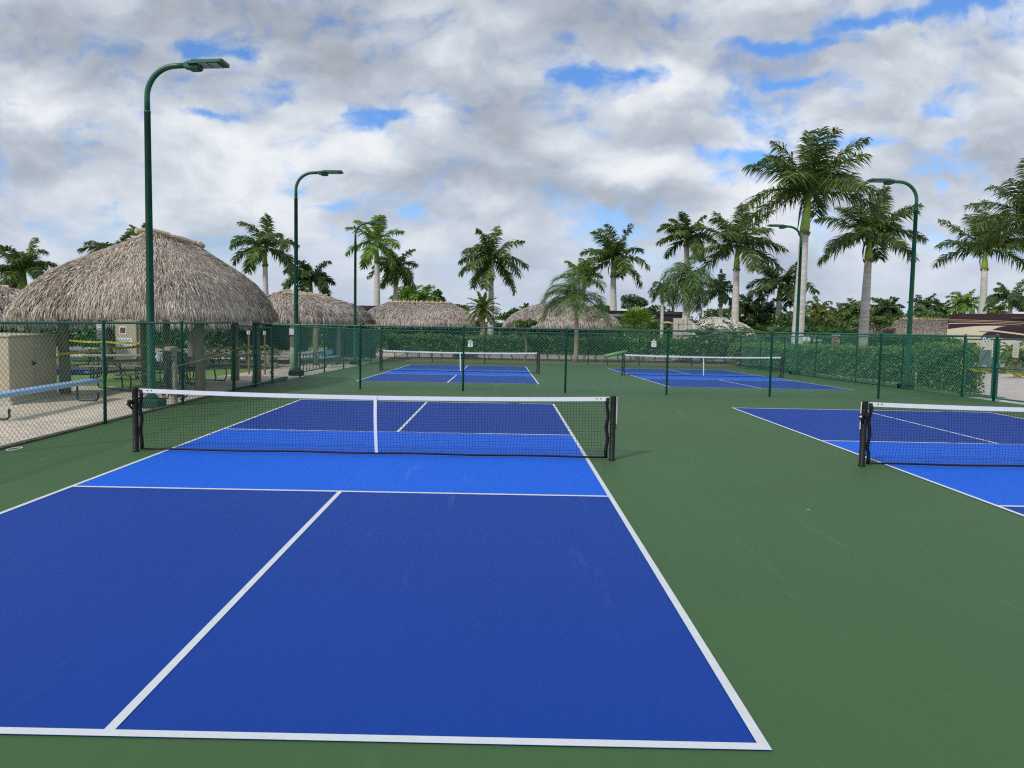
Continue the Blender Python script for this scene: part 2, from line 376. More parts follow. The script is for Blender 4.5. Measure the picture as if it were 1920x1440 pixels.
Mt['rvred'] = mat('dark_red_paint', (.09, .02, .014), .25, coat=.4)
Mt['stone'] = mat('pale_stone', (.50, .45, .38), .9, c2=(.36, .31, .26), vscale=5, bump=.8, bscale=9)
Mt['roller'] = mat('roller_green', (.13, .30, .10), .55, var=.15, vscale=5)
Mt['flower'] = mat('white_flower', (.78, .76, .72), .6, trans=.2)
Mt['redpic'] = mat('red_picture', (.30, .03, .05), .5, c2=(.08, .05, .06), vscale=25)

rnd = random.Random(7)
def U(a, b): return rnd.uniform(a, b)
def rvec():
    while True:
        v = Vector((U(-1, 1), U(-1, 1), U(-1, 1)))
        if .05 < v.length < 1: return v.normalized()

# ------------------------------------------------------------------ setting: ground, courts, path, road
def sheet(name, x0, x1, ys, dz, m, label, parent=None, kind='structure', xs=None):
    b = MB(); xs = xs or [x0, x1]; ys = sorted(set(ys + [y for y in (8.5, 31) if ys[0] < y < ys[-1]]))
    V = [(x, y, gz(y)+dz) for y in ys for x in xs]; n = len(xs)
    b.add(V, [(j*n+i, j*n+i+1, (j+1)*n+i+1, (j+1)*n+i) for j in range(len(ys)-1) for i in range(n-1)])
    o = b.build(name, m, parent)
    if parent is None: tag(o, label, None, None, kind)
    return o
sheet('ground', -900, 900, [-60, 900], -.055, Mt['grass'], 'wide flat green lawn ground reaching the horizon')
sheet('court_surface', -5.30, 15.58, [-16, 30.6], 0, Mt['green'], 'green acrylic surface around the blue pickleball courts')
sheet('path', -8.25, -5.42, [-16, 42], -.012, Mt['paver'], 'pinkish paver path along the left fence')
sheet('patio', -10.6, -8.25, [-16, 9.4], -.016, Mt['paver'], 'paved area around the beige cabinet')
b = MB(); b.box((-5.36, -2, -.02), (.12, 30, .10)); tag(b.build('kerb', Mt['kerb']), 'dark soil stained kerb strip under the left fence', None, None, 'structure')
sheet('verge', -5.3, 40, [30.65, 35.6], -.03, Mt['verge'], 'brown and green mulch strip behind the back fence')
sheet('back_road', -60, 80, [36.8, 47], -.03, mat('back_road', (.27, .25, .22), .9, var=.2, vscale=1), 'pale concrete road beyond the back hedge')
sheet('side_road', 17.2, 60, [-10, 29], -.035, Mt['road'], 'pale paved road beyond the right gate')
sheet('side_walk', 15.66, 17.2, [4, 11.2], -.025, Mt['conc'], 'pale concrete apron outside the right gate')
sheet('road_edge', 24, 60, [19.5, 20.2], -.028, Mt['white'], 'white painted strip across the paved road')
sheet('planting_bed', 26, 60, [30, 36], -.025, Mt['mulch'], 'reddish mulch bed beside the paved road')
sheet('shuffle_deck', -22, -12.2, [17.2, 19.8], -.02, Mt['conc'], 'white concrete border of the blue shuffleboard court')
sheet('shuffle_court', -20, -12.9, [14.6, 17.2], -.02, Mt['blue'], 'blue painted shuffleboard court on the left lawn')
sheet('left_road', -60, -9, [30, 36], -.02, Mt['road'], 'pinkish road beyond the low wooden rail')

HW, HL, KY, LW = 3.048, 6.706, 2.134, .051
def pickle_court(ox, oy, label, dxk=0.0):
    e = empty('pickleball_court', (ox, oy, 0), label, None, None, 'structure')
    def sh_(name, x0, x1, y0, y1, dz, m):
        bb = MB(); n = 1
        ys = [y0, y1]
        V = [(x, y, gz(oy+y)+dz) for y in ys for x in (x0, x1)]
        bb.add(V, [(0, 1, 3, 2)]); return bb.build(name, m, e)
    sh_('service_area', -HW, HW, -HL, -KY, .004, Mt['blue']); sh_('service_area', -HW, HW, KY, HL, .004, Mt['blue'])
    sh_('kitchen', -HW, HW, -KY, KY, .004, Mt['kitchen'])
    L_ = MB()
    def ln(x0, x1, y0, y1, dz=.008):
        L_.add([(x, y, gz(oy+y)+dz) for y in (y0, y1) for x in (x0, x1)], [(0, 1, 3, 2)])
    for s in (-1, 1):
        ln(*sorted((s*HW, s*(HW-LW))), -HL, HL); ln(-HW+LW, HW-LW, *sorted((s*HL, s*(HL-LW)))); ln(-HW+LW, HW-LW, *sorted((s*KY, s*(KY-LW))))
        ln(-LW/2, LW/2, *sorted((s*KY, s*(HL-LW))))
    L_.build('court_lines', Mt['line'], e)
    return e
C2 = (10.279, -.10); C3 = (-.022, 19.763); C4 = (10.300, 19.576)
pickle_court(0, 0, 'large blue pickleball court nearest to the camera')
pickle_court(*C2, 'blue pickleball court cut by the right edge of the picture')
pickle_court(*C3, 'far blue pickleball court behind the middle fence, left one')
pickle_court(*C4, 'far blue pickleball court behind the middle fence, right one')

# ------------------------------------------------------------------ nets
XL, XR = -3.42, 3.37
def net(ox, oy, label, fine=True, crank='left', seed=1):
    rr = random.Random(seed); z0 = gz(oy)
    e = empty('pickleball_net', (ox, oy, z0), label, 'net', 'nets across the pickleball courts')
    for x, s in ((XL, -1), (XR, 1)):
        p = MB(); p.lathe((x, 0, 0), [(.048, 0), (.052, .01), (.040, .02), (.040, .90), (.038, .915), (.02, .922)], 16); p.build('net_post', Mt['black'], e, True)
    top = lambda x: .905 - .045*(1-(x/3.4)**2)
    x0, x1 = XL+.085, XR-.085
    def sag(x, h):      # the cord panel bellies slightly
        return .025*sin(h*3.3)*(.6+.4*sin(x*1.7)) , .012*sin(x*9+h*5)*(1-h)
    cell = .043 if fine else .062; nz = 20 if fine else 13; nx = int((x1-x0)/cell)
    m = MB(); rw = .0021 if fine else .0020
    def pt(i, j):
        h = j/nz; x = x0+(x1-x0)*i/nx; zt = top(x)-.05; z = .045+(zt-.045)*h
        oy_, ox_ = sag(x, h); k = (1-h)**3*.030*(1 if h > 0 else .0)
        return Vector((x+ox_*.5+k*sin(x*2.3)*1.2+rr.uniform(-.0025, .0025), -oy_+.012*sin(i*.9)*(1-h), z+rr.uniform(-.002, .002)))
    G_ = [[pt(i, j) for j in range(nz+1)] for i in range(nx+1)]
    for i in range(nx+1): m.tube(G_[i], rw, 3, False)
    for j in range(nz+1): m.tube([G_[i][j] for i in range(nx+1)], rw, 3, False)
    m.build('net_mesh', Mt['net'], e)
    def band(zf, h, th, name, mt, xa, xb, n=40):
        b_ = MB(); V = []
        for i in range(n+1):
            x = xa+(xb-xa)*i/n; z = zf(x); wv = .0015*sin(x*11)
            V += [(x, -th/2+wv, z), (x, -th/2+wv, z-h), (x, th/2+wv, z-h), (x, th/2+wv, z)]
        F = [(4*i+k, 4*i+(k+1) % 4, 4*i+4+(k+1) % 4, 4*i+4+k) for i in range(n) for k in range(4)]+[(3, 2, 1, 0), (4*n, 4*n+1, 4*n+2, 4*n+3)]
        b_.add(V, F); return b_.build(name, mt, e)
    band(top, .058, .012, 'top_tape', Mt['tape'], x0-.02, x1+.02)
    b_ = MB(); b_.tube([(x0+(x1-x0)*i/30, -.004, .042+.004*sin(i*.8)) for i in range(31)], .014, 8); b_.build('bottom_cord', Mt['black'], e, True)
    for x, s in ((x0-.005, -1), (x1+.005, 1)):
        sl = MB(); sl.tube([(x+.012*sin(k*1.3)*s*-1, .004*cos(k*2), .03+.86*k/12) for k in range(13)], [.020+.006*abs(sin(k*1.9)) for k in range(13)], 8); sl.build('side_sleeve', Mt['black'], e, True)
        if fine:
            for k in (.10, .155):
                g = MB(); g.lathe((0, 0, 0), [(.001, 0), (.009, .001), (.009, .003), (.001, .004)], 10)
                a = len(g.v)-40
                g.v[a:] = [(x-s*k+vx, -.0065-vz, top(x)-.026+vy) for vx, vy, vz in g.v[a:]]
                g.build('grommet', Mt['ink'], e)
            for k in range(4):
                z = .15+k*.22; ti = MB(); ti.tube([(x, -.02, z), (x+s*.08, -.03, z+.01), (x+s*.08, .03, z+.01), (x, .02, z)], .003, 4); ti.build('lace', Mt['net'], e)
    cs = MB(); cz = top(.0)
    V = []
    for i in range(9):
        t = i/8; z = cz+.002-(cz-.05)*t; y = -.012-.018*sin(t*3)-.002; xo = .022*t**2
        V += [(-.022+xo, y, z), (.022+xo, y, z), (.022+xo, y+.004, z), (-.022+xo, y+.004, z)]
    cs.add(V, [(4*i+k, 4*i+(k+1) % 4, 4*i+4+(k+1) % 4, 4*i+4+k) for i in range(8) for k in range(4)]+[(0, 1, 2, 3), (35, 34, 33, 32)])
    cs.build('centre_strap', Mt['tape'], e)
    cx = XL if crank == 'left' else XR
    if fine:
        k = MB(); k.tube([(cx-.01, -.02, .70), (cx-.06, -.05, .72), (cx-.085, -.06, .70)], [.03, .034, .02], 10)
        k.tube([(cx-.02, -.03, .60), (cx-.05, -.05, .66), (cx-.075, -.055, .70)], [.008, .018, .03], 8)
        k.tube([(cx-.06, -.055, .70), (cx+.03, -.07, .76), (cx+.10, -.06, .78)], .010, 8); ho = k.build('winch', Mt['black'], e, True)
        k = MB(); k.lathe((0, 0, 0), [(.001, 0), (.017, .002), (.017, .02), (.008, .024), (.001, .025)], 12); k.v = [(cx-.085+vx, -.062-vz, .705+vy) for vx, vy, vz in k.v]
        k.build('crank_nut', Mt['cream'], ho, True)
        r_ = MB(); X = XR if ox < 5 else XL; s = 1 if ox < 5 else -1
        r_.tube([(X, 0, .918), (X+s*.048, -.005, .90), (X+s*.052, -.005, .7), (X+s*.050, 0, .52)], .006, 6); r_.build('white_rope', Mt['tape'], e)
        r_ = MB(); r_.tube([(X+s*.05, 0, .52), (X+s*.03, 0, .49), (X+s*.055, 0, .46), (X+s*.035, 0, .44)], .006, 5); r_.build('rope_knot', Mt['black'], e)
    return e
net(0, 0, 'near pickleball net with white top tape across the largest blue court', True, 'left', 1)
net(*C2, 'pickleball net with cranked post cut off by the right picture edge', True, 'left', 2)
net(*C3, 'far pickleball net seen through the middle fence above the number 2 court', False, 'left', 3)
net(*C4, 'far pickleball net seen through the middle fence beside the right hedge', False, 'left', 4)

# ------------------------------------------------------------------ chain link fences
WIRE_R = .0027
def link_mesh(m, A, B, h0, h1, cellw=.096, r=WIRE_R):
    """diamond wires between ground points A and B (2D), heights h0..h1 above gz"""
    A = Vector(A); B = Vector(B); L_ = (B-A).length; d = (B-A)/L_; nrm = Vector((-d.y, d.x, 0)); H = h1-h0
    def P3(s, h, o):
        x, y = A.x+d.x*s, A.y+d.y*s; return Vector((x+nrm.x*o, y+nrm.y*o, gz(y)+h0+h))
    k = int((L_+H)/cellw)+2
    for sg in (1, -1):
        for i in range(-1, k):
            s0 = i*cellw - (H if sg == 1 else 0)
            a0, a1 = (max(0, -s0), min(H, L_-s0)) if sg == 1 else (max(0, s0-L_), min(H, s0))
            if a1-a0 < .02: continue
            p, q = P3(s0+sg*a0, a0, sg*r*.8), P3(s0+sg*a1, a1, sg*r*.8)
            t = (q-p).normalized(); b1 = t.cross(nrm).normalized(); V = []
            for e_ in (p, q):
                for a in range(3):
                    th = 2*pi*a/3+.5; V.append(tuple(e_+(b1*cos(th)+nrm*sin(th))*r))
            m.add(V, [(0, 1, 4, 3), (1, 2, 5, 4), (2, 0, 3, 5)])
def rail(m, A, B, h, r=.021, n=8):
    ys = [A[1], B[1]]; pts = [(A[0], A[1], gz(A[1])+h)]
    for yb in (8.5, 31):
        if min(ys) < yb < max(ys):
            t = (yb-A[1])/(B[1]-A[1]); pts.append((A[0]+(B[0]-A[0])*t, yb, gz(yb)+h))
    pts.append((B[0], B[1], gz(B[1])+h))
    m.tube(pts, r, n)
def ties(m, A, B, h):
    """wire knuckles curled over the top rail"""
    A = Vector(A); B = Vector(B); L_ = (B-A).length; d = (B-A)/L_; n = int(L_/.096)
    for i in range(n):
        p = A+d*(i+.5)*.096; z = gz(p.y)+h
        m.tube([(p.x-d.x*.012, p.y-d.y*.012, z+.012), (p.x, p.y, z+.036), (p.x+d.x*.014, p.y+d.y*.014, z+.014)], .004, 3, False)
def fence(name, A, B, posts, label, big=(), H=1.80, tie=True):
    e = empty(name, (A[0], A[1], 0), label, 'fence', 'green chain link fences'); O = Vector((A[0], A[1], 0))
    def fin_(m, nm, mt, sm=False):
        m.v = [(x-O.x, y-O.y, z) for x, y, z in m.v]; return m.build(nm, mt, e, sm)
    m = MB(); link_mesh(m, A, B, .03, H); fin_(m, 'chain_mesh', Mt['wire'])
    m = MB(); rail(m, A, B, H); 
    if tie: ties(m, A, B, H)
    fin_(m, 'top_rail', Mt['fence'])
    m = MB(); rail(m, A, B, .05, .004, 4); fin_(m, 'tension_wire', Mt['wire'])
    for i, p in enumerate(posts):
        r_ = .040 if i in big else .029; z = gz(p[1]); m = MB()
        m.lathe((p[0], p[1], z), [(r_, -.02), (r_, H+.02), (r_*1.25, H+.025), (r_*1.2, H+.05), (r_*.5, H+.075)], 12); fin_(m, 'post', Mt['fence'], True)
    return e
def gate(A, B, label, rot=0, leaf_h=1.66, tape=False):
    e = empty('fence_gate', (A[0], A[1], 0), label, 'gate', 'chain link gates in the fences'); O = Vector((A[0], A[1], 0)); z0 = .06
    def fin_(m, nm, mt, sm=False):
        m.v = [(x-O.x, y-O.y, z) for x, y, z in m.v]; return m.build(nm, mt, e, sm)
    m = MB(); rail(m, A, B, z0+.02); rail(m, A, B, z0+leaf_h); rail(m, A, B, z0+.86)
    for p in (A, B): m.tube([(p[0], p[1], gz(p[1])+z0), (p[0], p[1], gz(p[1])+z0+leaf_h+.02)], .022, 8)
    fin_(m, 'gate_frame', Mt['fence'])
    m = MB(); link_mesh(m, A, B, z0+.03, z0+leaf_h); fin_(m, 'chain_mesh', Mt['wire'])
    for h in (.35, 1.35): fin_(MB().bbox((A[0], A[1], gz(A[1])+h), (.07, .10, .05), .01), 'hinge', Mt['fence'])
    m = MB(); m.bbox((B[0], B[1], gz(B[1])+.98), (.09, .07, .14), .015); fin_(m, 'latch', Mt['fence'])
    return e
FX, RX = -5.28, 15.55
fence('chain_link_fence', (FX, -6.0), (FX, 8.35), [(FX, y) for y in (-3.5, -.5, 2.46, 5.45, 8.35)], 'left near chain link fence between the court and the paver path', big=(4,))
gate((FX, 8.42), (FX, 9.88), 'left gate leaf nearer the camera beside the thatched pavilion')
gate((FX, 11.33), (FX, 10.02), 'left gate leaf farther from the camera beside the thatched pavilion')
fence('chain_link_fence', (FX, 11.40), (FX, 30.3), [(FX, y) for y in (11.40, 14.3, 17.6, 20.9, 24.2, 27.3, 30.3)], 'left far chain link fence running along the path to the back corner', big=(0, 6))
fence('chain_link_fence', (FX+.03, 9.95), (RX, 9.62), [(FX+.0, 9.95), (-2.26, 9.90), (.68, 9.84), (3.58, 9.78), (6.43, 9.72), (9.32, 9.68), (12.35, 9.65), (RX, 9.62)], 'middle chain link fence across the courts in front of the far nets', big=(0, 7))
fence('chain_link_fence', (RX, 30.3), (RX, 11.0), [(RX, y) for y in (30.3, 27.2, 24.1, 20.7, 17.2, 14.1, 10.95)], 'right chain link fence in front of the clipped hedge', big=(0, 6))
fence('chain_link_fence', (FX, 30.3), (RX, 30.3), [(x, 30.3) for x in (-2.3, .75, 3.8, 6.75, 9.7, 12.75)], 'back chain link fence with the two small white court signs', H=1.82)
gate((RX, 10.88), (RX, 9.72), 'right gate leaf with yellow tape beside the hedge end')
gate((RX, 8.35), (RX, 9.52), 'right gate leaf nearest the right picture edge with a cream notice')
fence('chain_link_fence', (RX, 8.25), (RX, -6.0), [(RX, y) for y in (8.25, 5.2, 2.1, -1, -4)], 'right near chain link fence leaving the picture beside the gate', big=(0,))

# ------------------------------------------------------------------ light poles
def light_pole(x, y, side, top, label, base=True, arm=1.45, yaw=0.0):
    z = gz(y); e = empty('light_pole', (x, y, z), label, 'light pole', 'green light poles over the courts', None, yaw); h = top-z; s = side
    m = MB(); m.lathe((0, 0, 0), [(.086, 0), (.084, .1), (.062, h-.95), (.067, h-.95), (.067, h-.90)], 16); m.build('pole', Mt['pole'], e, True)
    rr = .62; pts = [(0, 0, h-.97), (0, 0, h-rr)]
    for k in range(1, 11):
        a = k/10*pi/2; pts.append((s*rr*(1-cos(a)), 0, h-rr+rr*sin(a)))
    pts.append((s*(arm-.55), 0, h+.01))
    m = MB(); m.tube(pts, .055, 12); m.build('arm', Mt['pole'], e, True)
    hd = MB(); x0 = arm-.58
    hd.bbox((s*(x0+.06), 0, h), (.16, .16, .13), .02)
    hd.bbox((s*(x0+.20), 0, h-.045), (.26, .22, .11), .03)
    hd.prism([(0.10, -.16), (.82, -.19), (.86, -.15), (.86, .15), (.82, .19), (.10, .16)] if s > 0 else [(0.10, .16), (.82, .19), (.86, .15), (.86, -.15), (.82, -.19), (.10, -.16)], (s*x0, 0, h-.01), (s, 0, .03*1), (0, 1, 0), (0, 0, .055))
    for k in range(14): hd.box((s*(x0+.20+k*.032), -.02, h+.06), (.010, .28, .035))
    ho = hd.build('lamp_head', Mt['pole'], e)
    ln = MB()
    for k in range(2):
        for j in range(2): ln.box((s*(x0+.42+k*.22), -.08+j*.16, h-.004), (.19, .13, .012))
    ln.build('lamp_lens', Mt['lens'], ho)
    if base:
        hh = MB(); hh.bbox((0, -.082, .75), (.09, .03, .22), .01); hh.build('hand_hole_cover', Mt['pole'], e)
        m = MB(); m.bbox((0, 0, .09), (.50, .34, .20), .03)
        for bx in (-.19, .19):
            for by in (-.11, .11): m.lathe((bx, by, .18), [(.018, 0), (.018, .03), (.01, .035)], 6); m.lathe((0, 0, 0), [(.14, .18), (.14, .22), (.10, .26)], 16); m.build('base_block', Mt['pole'], e)
    return e
light_pole(-5.66, 4.84, 1, 7.08, 'tallest looking green light pole, leftmost, in front of the thatched pavilion', arm=1.42, yaw=R(-4))
light_pole(-5.80, 15.6, 1, 7.22, 'second green light pole from the left beside the smaller thatched hut', arm=1.41)
light_pole(-5.78, 25.6, 1, 6.85, 'slim green light pole before the wide thatched hut and pale palm trunk', arm=1.25)
light_pole(15.78, 14.2, -1, 6.93, 'right green light pole rising from the hedge, lamp pointing left', arm=1.37)
light_pole(15.78, 23.3, -1, 6.68, 'green light pole beside the thick tall palm trunk, lamp pointing left', arm=1.30)

# ------------------------------------------------------------------ leaves, palms, bushes
def frond(m, base, az, el, L_, droop, nl, ll, lw, wind, plum=.6, tw=1.0, lobe=.55):
    d = Vector((cos(az)*cos(el), sin(az)*cos(el), sin(el))); p = Vector(base); K = 12; st = L_/K; pts = [p.copy()]; ds = [d.copy()]
    for k in range(K):
        t = (k+1)/K; d = (d + Vector((0, 0, -1))*droop*(.35+t)*.17 + wind*(.04+.12*t)).normalized(); p = p+d*st; pts.append(p.copy()); ds.append(d.copy())
    m.tube(pts, [L_*.011*(1-.85*k/K) for k in range(K+1)], 4, False)
    for i in range(nl):
        t = .10+.90*(i+U(-.3, .3))/nl; t = min(max(t, .06), .995); f = t*K; k = min(int(f), K-1); q = pts[k].lerp(pts[k+1], f-k); T = ds[k].lerp(ds[k+1], f-k).normalized()
        S = T.cross(Vector((0, 0, 1)))
        if S.length < .05: S = Vector((1, 0, 0))
        S.normalize(); Up = S.cross(T)
        prof = (sin(pi*min(1, .12+.80*t))**.7)
        for s in (-1, 1):
            a = U(-plum, plum*.8); dl = (S*s*cos(a)+Up*sin(a)+T*(lobe+U(-.1, .25))+wind*.25).normalized(); l = ll*prof*U(.8, 1.15)
            mid = q+dl*l*.5+Vector((0, 0, -1))*l*.06*tw; tip = q+dl*l*.95+Vector((0, 0, -1))*l*.30*tw+wind*l*.15
            wv = dl.cross(Up if abs(dl.dot(Up)) < .9 else T).normalized()*lw*.5
            wv.rotate(Matrix.Rotation(U(-.9, .9), 3, dl))
            o = len(m.v); m.v += [tuple(q-wv*.5), tuple(q+wv*.5), tuple(mid+wv), tuple(mid-wv), tuple(tip)]
            m.f += [(o, o+1, o+2, o+3), (o+3, o+2, o+4)]; m.m += [m.mi]*2
    return pts[-1]
def crown_of(base, Rr, n, leaf, droop=1.0, el=(-12, 78), wind=Vector((0, 0, 0)), nl=38, ll=.24, lw=.055, plum=.7, tw=1.0, az0=0.0):
    m = MB()
    for i in range(n):
        t = (i+.5)/n; az = az0+i*2.39996+U(-.25, .25); e_ = R(el[0]+(el[1]-el[0])*t**.9+U(-7, 7)); L_ = Rr*(1.06-.14*t)*U(.90, 1.08)
        frond(m, Vector(base)+Vector((cos(az), sin(az), 0))*.08, az, e_, L_, droop*U(.85, 1.2), nl, ll*Rr*1.0, lw, wind, plum, tw)
    return m
def trunk_mb(p0, p1, r0_, r1_, bulge=.12, n=14, k=10, wob=.0):
    m = MB(); p0 = Vector(p0); p1 = Vector(p1); pts = []; rs = []
    for i in range(k+1):
        t = i/k; pts.append(p0.lerp(p1, t)+Vector((sin(t*4)*wob, 0, 0))); rs.append((r0_+(r1_-r0_)*t)*(1+bulge*sin(pi*t**.8)+(.25*(1-t*6) if t < .16 else 0)))
    m.tube(pts, rs, n); return m
WIND = Vector((-.5, .1, .05))
def royal(Y, base, shaft0, shaft1, spread, label, leaf='royal', n=15, tr=.22, wind=WIND*.5, droop=.95, el=(-12, 78), nl=38, lw=.055, ground=None, tk=1.0, seed=0, plum=.7, rscale=1.0, boots=True, ll=.24, group='palm trees'):
    """base/shaft0/shaft1: (px,py) of trunk foot, crownshaft foot and crown centre; spread = crown width in px"""
    rnd.seed(1000+seed)
    dist = (Y-CAM.y); z0 = gz(Y)-.05 if ground is None else ground
    b_, s0, s1 = at(*base, Y), at(*shaft0, Y), at(*shaft1, Y)
    dirb = (s0-b_)/max(.01, s0.z-b_.z); foot = b_+dirb*(z0-b_.z)
    Rr = spread/2/FPX*dist*rscale; e = empty('palm_tree', foot, label, 'palm tree', group)
    loc = lambda p: tuple(Vector(p)-foot)
    t = trunk_mb(loc(foot), loc(s0), tr*1.12*tk, tr*.80*tk); t.build('trunk', Mt['palm_trunk'], e, True)
    sh_ = MB(); a, b2 = Vector(loc(s0)), Vector(loc(s1)); L_ = (b2-a)
    sh_.tube([a+L_*k for k in (0, .12, .35, .7, 1.0)], [tr*.80*tk, tr*.92*tk, tr*.80*tk, tr*.58*tk, tr*.40*tk], 14); sh_.build('crownshaft', Mt['shaft'], e, True)
    if boots:
        bo = MB()
        for k in range(12):
            az = k*2.4; c = a+Vector((cos(az), sin(az), 0))*tr*.86*tk; bo.tube([c+Vector((0, 0, -.10-.1*U(0, 1))), c+Vector((cos(az)*.04, sin(az)*.04, .02)), c+Vector((cos(az)*.06, sin(az)*.06, .12*U(.2, 1)))], [.02, tr*.22, .015], 5)
        bo.build('old_boots', Mt['boot'], e)
    if seed in (1, 2, 5, 8, 10):
        dd = MB(); q = a+L_*.92; dd.tube([q+Vector((-tr*.5, -.1, 0)), q+Vector((-tr*1.3, -.12, -.3)), q+Vector((-tr*1.7, -.12, -.9)), a+Vector((-tr*1.5, -.1, .1))], [.03, .05, .06, .02], 5); dd.build('dead_sheath', Mt['kerb'], e)
    cm = crown_of(b2, Rr, int(n*1.08), leaf, droop*.62, (el[0]+6, el[1]+2), wind, int(nl*1.8), ll*1.22, lw*1.25, plum, 1.25); cm.build('crown', Mt['leaf_'+leaf], e)
    return e
W0 = Vector((0, 0, 0)); WL = Vector((-.6, 0, 0)); WR = Vector((.5, 0, .1))
royal(30, (1495, 640), (1508, 437), (1517, 362), 250, 'tallest palm with thick pale trunk and green shaft right of centre', n=19, tr=.29, seed=1, nl=52, lw=.06, el=(-8, 80), wind=W0, droop=.95, rscale=1.05)
royal(36, (1618, 640), (1628, 488), (1631, 442), 176, 'second tall palm with dark crown beside the right light pole', n=17, tr=.27, seed=2, nl=46, lw=.065, el=(-18, 78), wind=W0, rscale=1.08)
royal(46, (1378, 610), (1381, 505), (1383, 462), 165, 'tall palm with spiky dark crown left of the small curved light pole', n=15, tr=.27, seed=3, nl=42, lw=.075, el=(-22, 75), wind=W0, rscale=1.1)
royal(58, (1458, 620), (1461, 562), (1463, 533), 128, 'short dark palm half hidden behind the thick tall palm trunk', n=14, tr=.30, seed=4, nl=34, lw=.10, leaf='dark', el=(-30, 70), droop=1.3, rscale=1.1)
royal(55, (1842, 600), (1846, 505), (1847, 468), 165, 'palm with dark crown standing behind the maroon motorhome', n=15, tr=.30, seed=5, nl=40, lw=.09, wind=Vector((.35, 0, .1)), el=(-6, 70), rscale=1.1)
royal(40, (1950, 640), (1945, 480), (1942, 412), 215, 'large palm crown reaching in from the right picture edge', n=17, tr=.30, seed=6, nl=46, lw=.07, el=(-15, 80), wind=W0, rscale=1.08)
royal(50, (1893, 600), (1894, 580), (1894, 560), 80, 'low loose palm above the motorhome at the right edge', n=14, tr=.2, seed=7, nl=30, lw=.08, leaf='grey', el=(-20, 75), droop=1.3, rscale=1.1, boots=False)
royal(62, (1150, 612), (1150, 518), (1151, 486), 132, 'palm with dark windblown crown right of the round thatched hut', n=15, tr=.33, seed=8, nl=34, lw=.11, el=(-22, 78), droop=1.05, rscale=1.12)
royal(66, (1092, 612), (1093, 560), (1094, 520), 84, 'small green palm behind the wispy palm over the round hut', n=12, tr=.26, seed=9, nl=26, lw=.11, leaf='bright', el=(-20, 75), rscale=1.1)
royal(50, (920, 625), (921, 523), (920, 485), 122, 'palm with full dark crown in the middle of the picture', n=17, tr=.25, seed=10, nl=36, lw=.09, el=(-45, 80), droop=1.2, wind=Vector((-.1, 0, 0)), rscale=1.15)
royal(60, (707, 620), (707, 492), (705, 452), 108, 'pale green windblown palm behind the small left curved light pole', n=12, tr=.30, seed=11, nl=34, lw=.10, leaf='bright', el=(-50, 80), droop=1.1, wind=Vector((-.2, 0, .15)), rscale=1.18)
royal(64, (742, 600), (742, 532), (743, 502), 98, 'smaller palm just right of the pale green windblown palm', n=14, tr=.28, seed=12, nl=30, lw=.11, leaf='royal', el=(-30, 75), droop=1.4, rscale=1.1)
royal(52, (499, 600), (497, 497), (496, 466), 128, 'palm with drooping fronds between the pavilion roof and second light pole', n=13, tr=.25, seed=13, nl=38, lw=.09, el=(-18, 78), droop=1.5, rscale=1.15)
royal(62, (583, 590), (583, 562), (582, 522), 100, 'dark tousled palm behind the second light pole', n=15, tr=.28, seed=14, nl=32, lw=.12, leaf='dark', el=(-35, 75), droop=1.3, rscale=1.1, wind=Vector((-.3, 0, 0)))
royal(30, (45, 620), (44, 545), (44, 505), 125, 'big dark palm at the left edge behind the pavilion roof', n=16, tr=.24, seed=15, nl=42, lw=.06, leaf='royal', el=(-25, 78), droop=1.4, rscale=1.1)
royal(30, (212, 600), (212, 520), (214, 478), 118, 'palm crown showing over the left slope of the pavilion roof', n=13, tr=.22, seed=16, nl=42, lw=.05, leaf='royal', el=(-5, 60), droop=1.2, wind=WL, rscale=1.0)
royal(38, (262, 600), (262, 500), (264, 445), 54, 'light green palm tip poking above the pavilion ridge', n=10, tr=.2, seed=17, nl=30, lw=.05, leaf='bright', el=(20, 80), rscale=1.1)
royal(48, (1288, 610), (1287, 460), (1287, 447), 100, 'dense dark palm crown left of the spiky dark palm', n=15, tr=.25, seed=18, nl=36, lw=.085, leaf='royal', el=(-25, 80), droop=1.1, rscale=1.15)
royal(50, (1352, 610), (1351, 572), (1350, 545), 76, 'small palm below the spiky dark palm with thin trunk', n=13, tr=.18, seed=19, nl=28, lw=.08, leaf='grey', el=(-35, 80), droop=1.3, rscale=1.1)

# drooping windblown palm with two trunks, wispy palm, date palm
def palm2(Y, foots, head, spread, label, leaf, n, tr, tmat, nl, lw, el, droop, wind, ll, plum, tw, seed, name='palm_tree', boots=0, rscale=1.0, tk=0):
    rnd.seed(2000+seed); s1 = at(*head, Y); dist = Y-CAM.y; Rr = spread/2/FPX*dist*rscale; z0 = gz(Y)-.05
    f0 = at(*foots[0], Y); f0.z = z0; e = empty(name, f0, label, 'palm tree', 'palm trees')
    for i, fp in enumerate(foots):
        f = at(*fp, Y); f.z = z0; hd = s1+Vector((.25*i, .1*i, -.1*i)); t = trunk_mb(f-f0, hd-f0, tr*1.1, tr*.85, .08, wob=.04); 
        t.build('trunk', Mt[tmat], e, True)
    if boots:
        bo = MB(); top = s1-f0
        for k in range(boots):
            z = -.75*k/boots*boots/14; az = k*2.4; c = top+Vector((cos(az)*tr, sin(az)*tr, z)); bo.tube([c-Vector((0, 0, .1)), c+Vector((cos(az)*.06, sin(az)*.06, .05)), c+Vector((cos(az)*.12, sin(az)*.12, .16))], [.03, .05, .01], 5)
        bo.build('old_boots', Mt['rough_trunk'], e)
    crown_of(s1-f0, Rr, n, leaf, droop, el, wind, nl, ll, lw, plum, tw).build('crown', Mt['leaf_'+leaf], e); return e
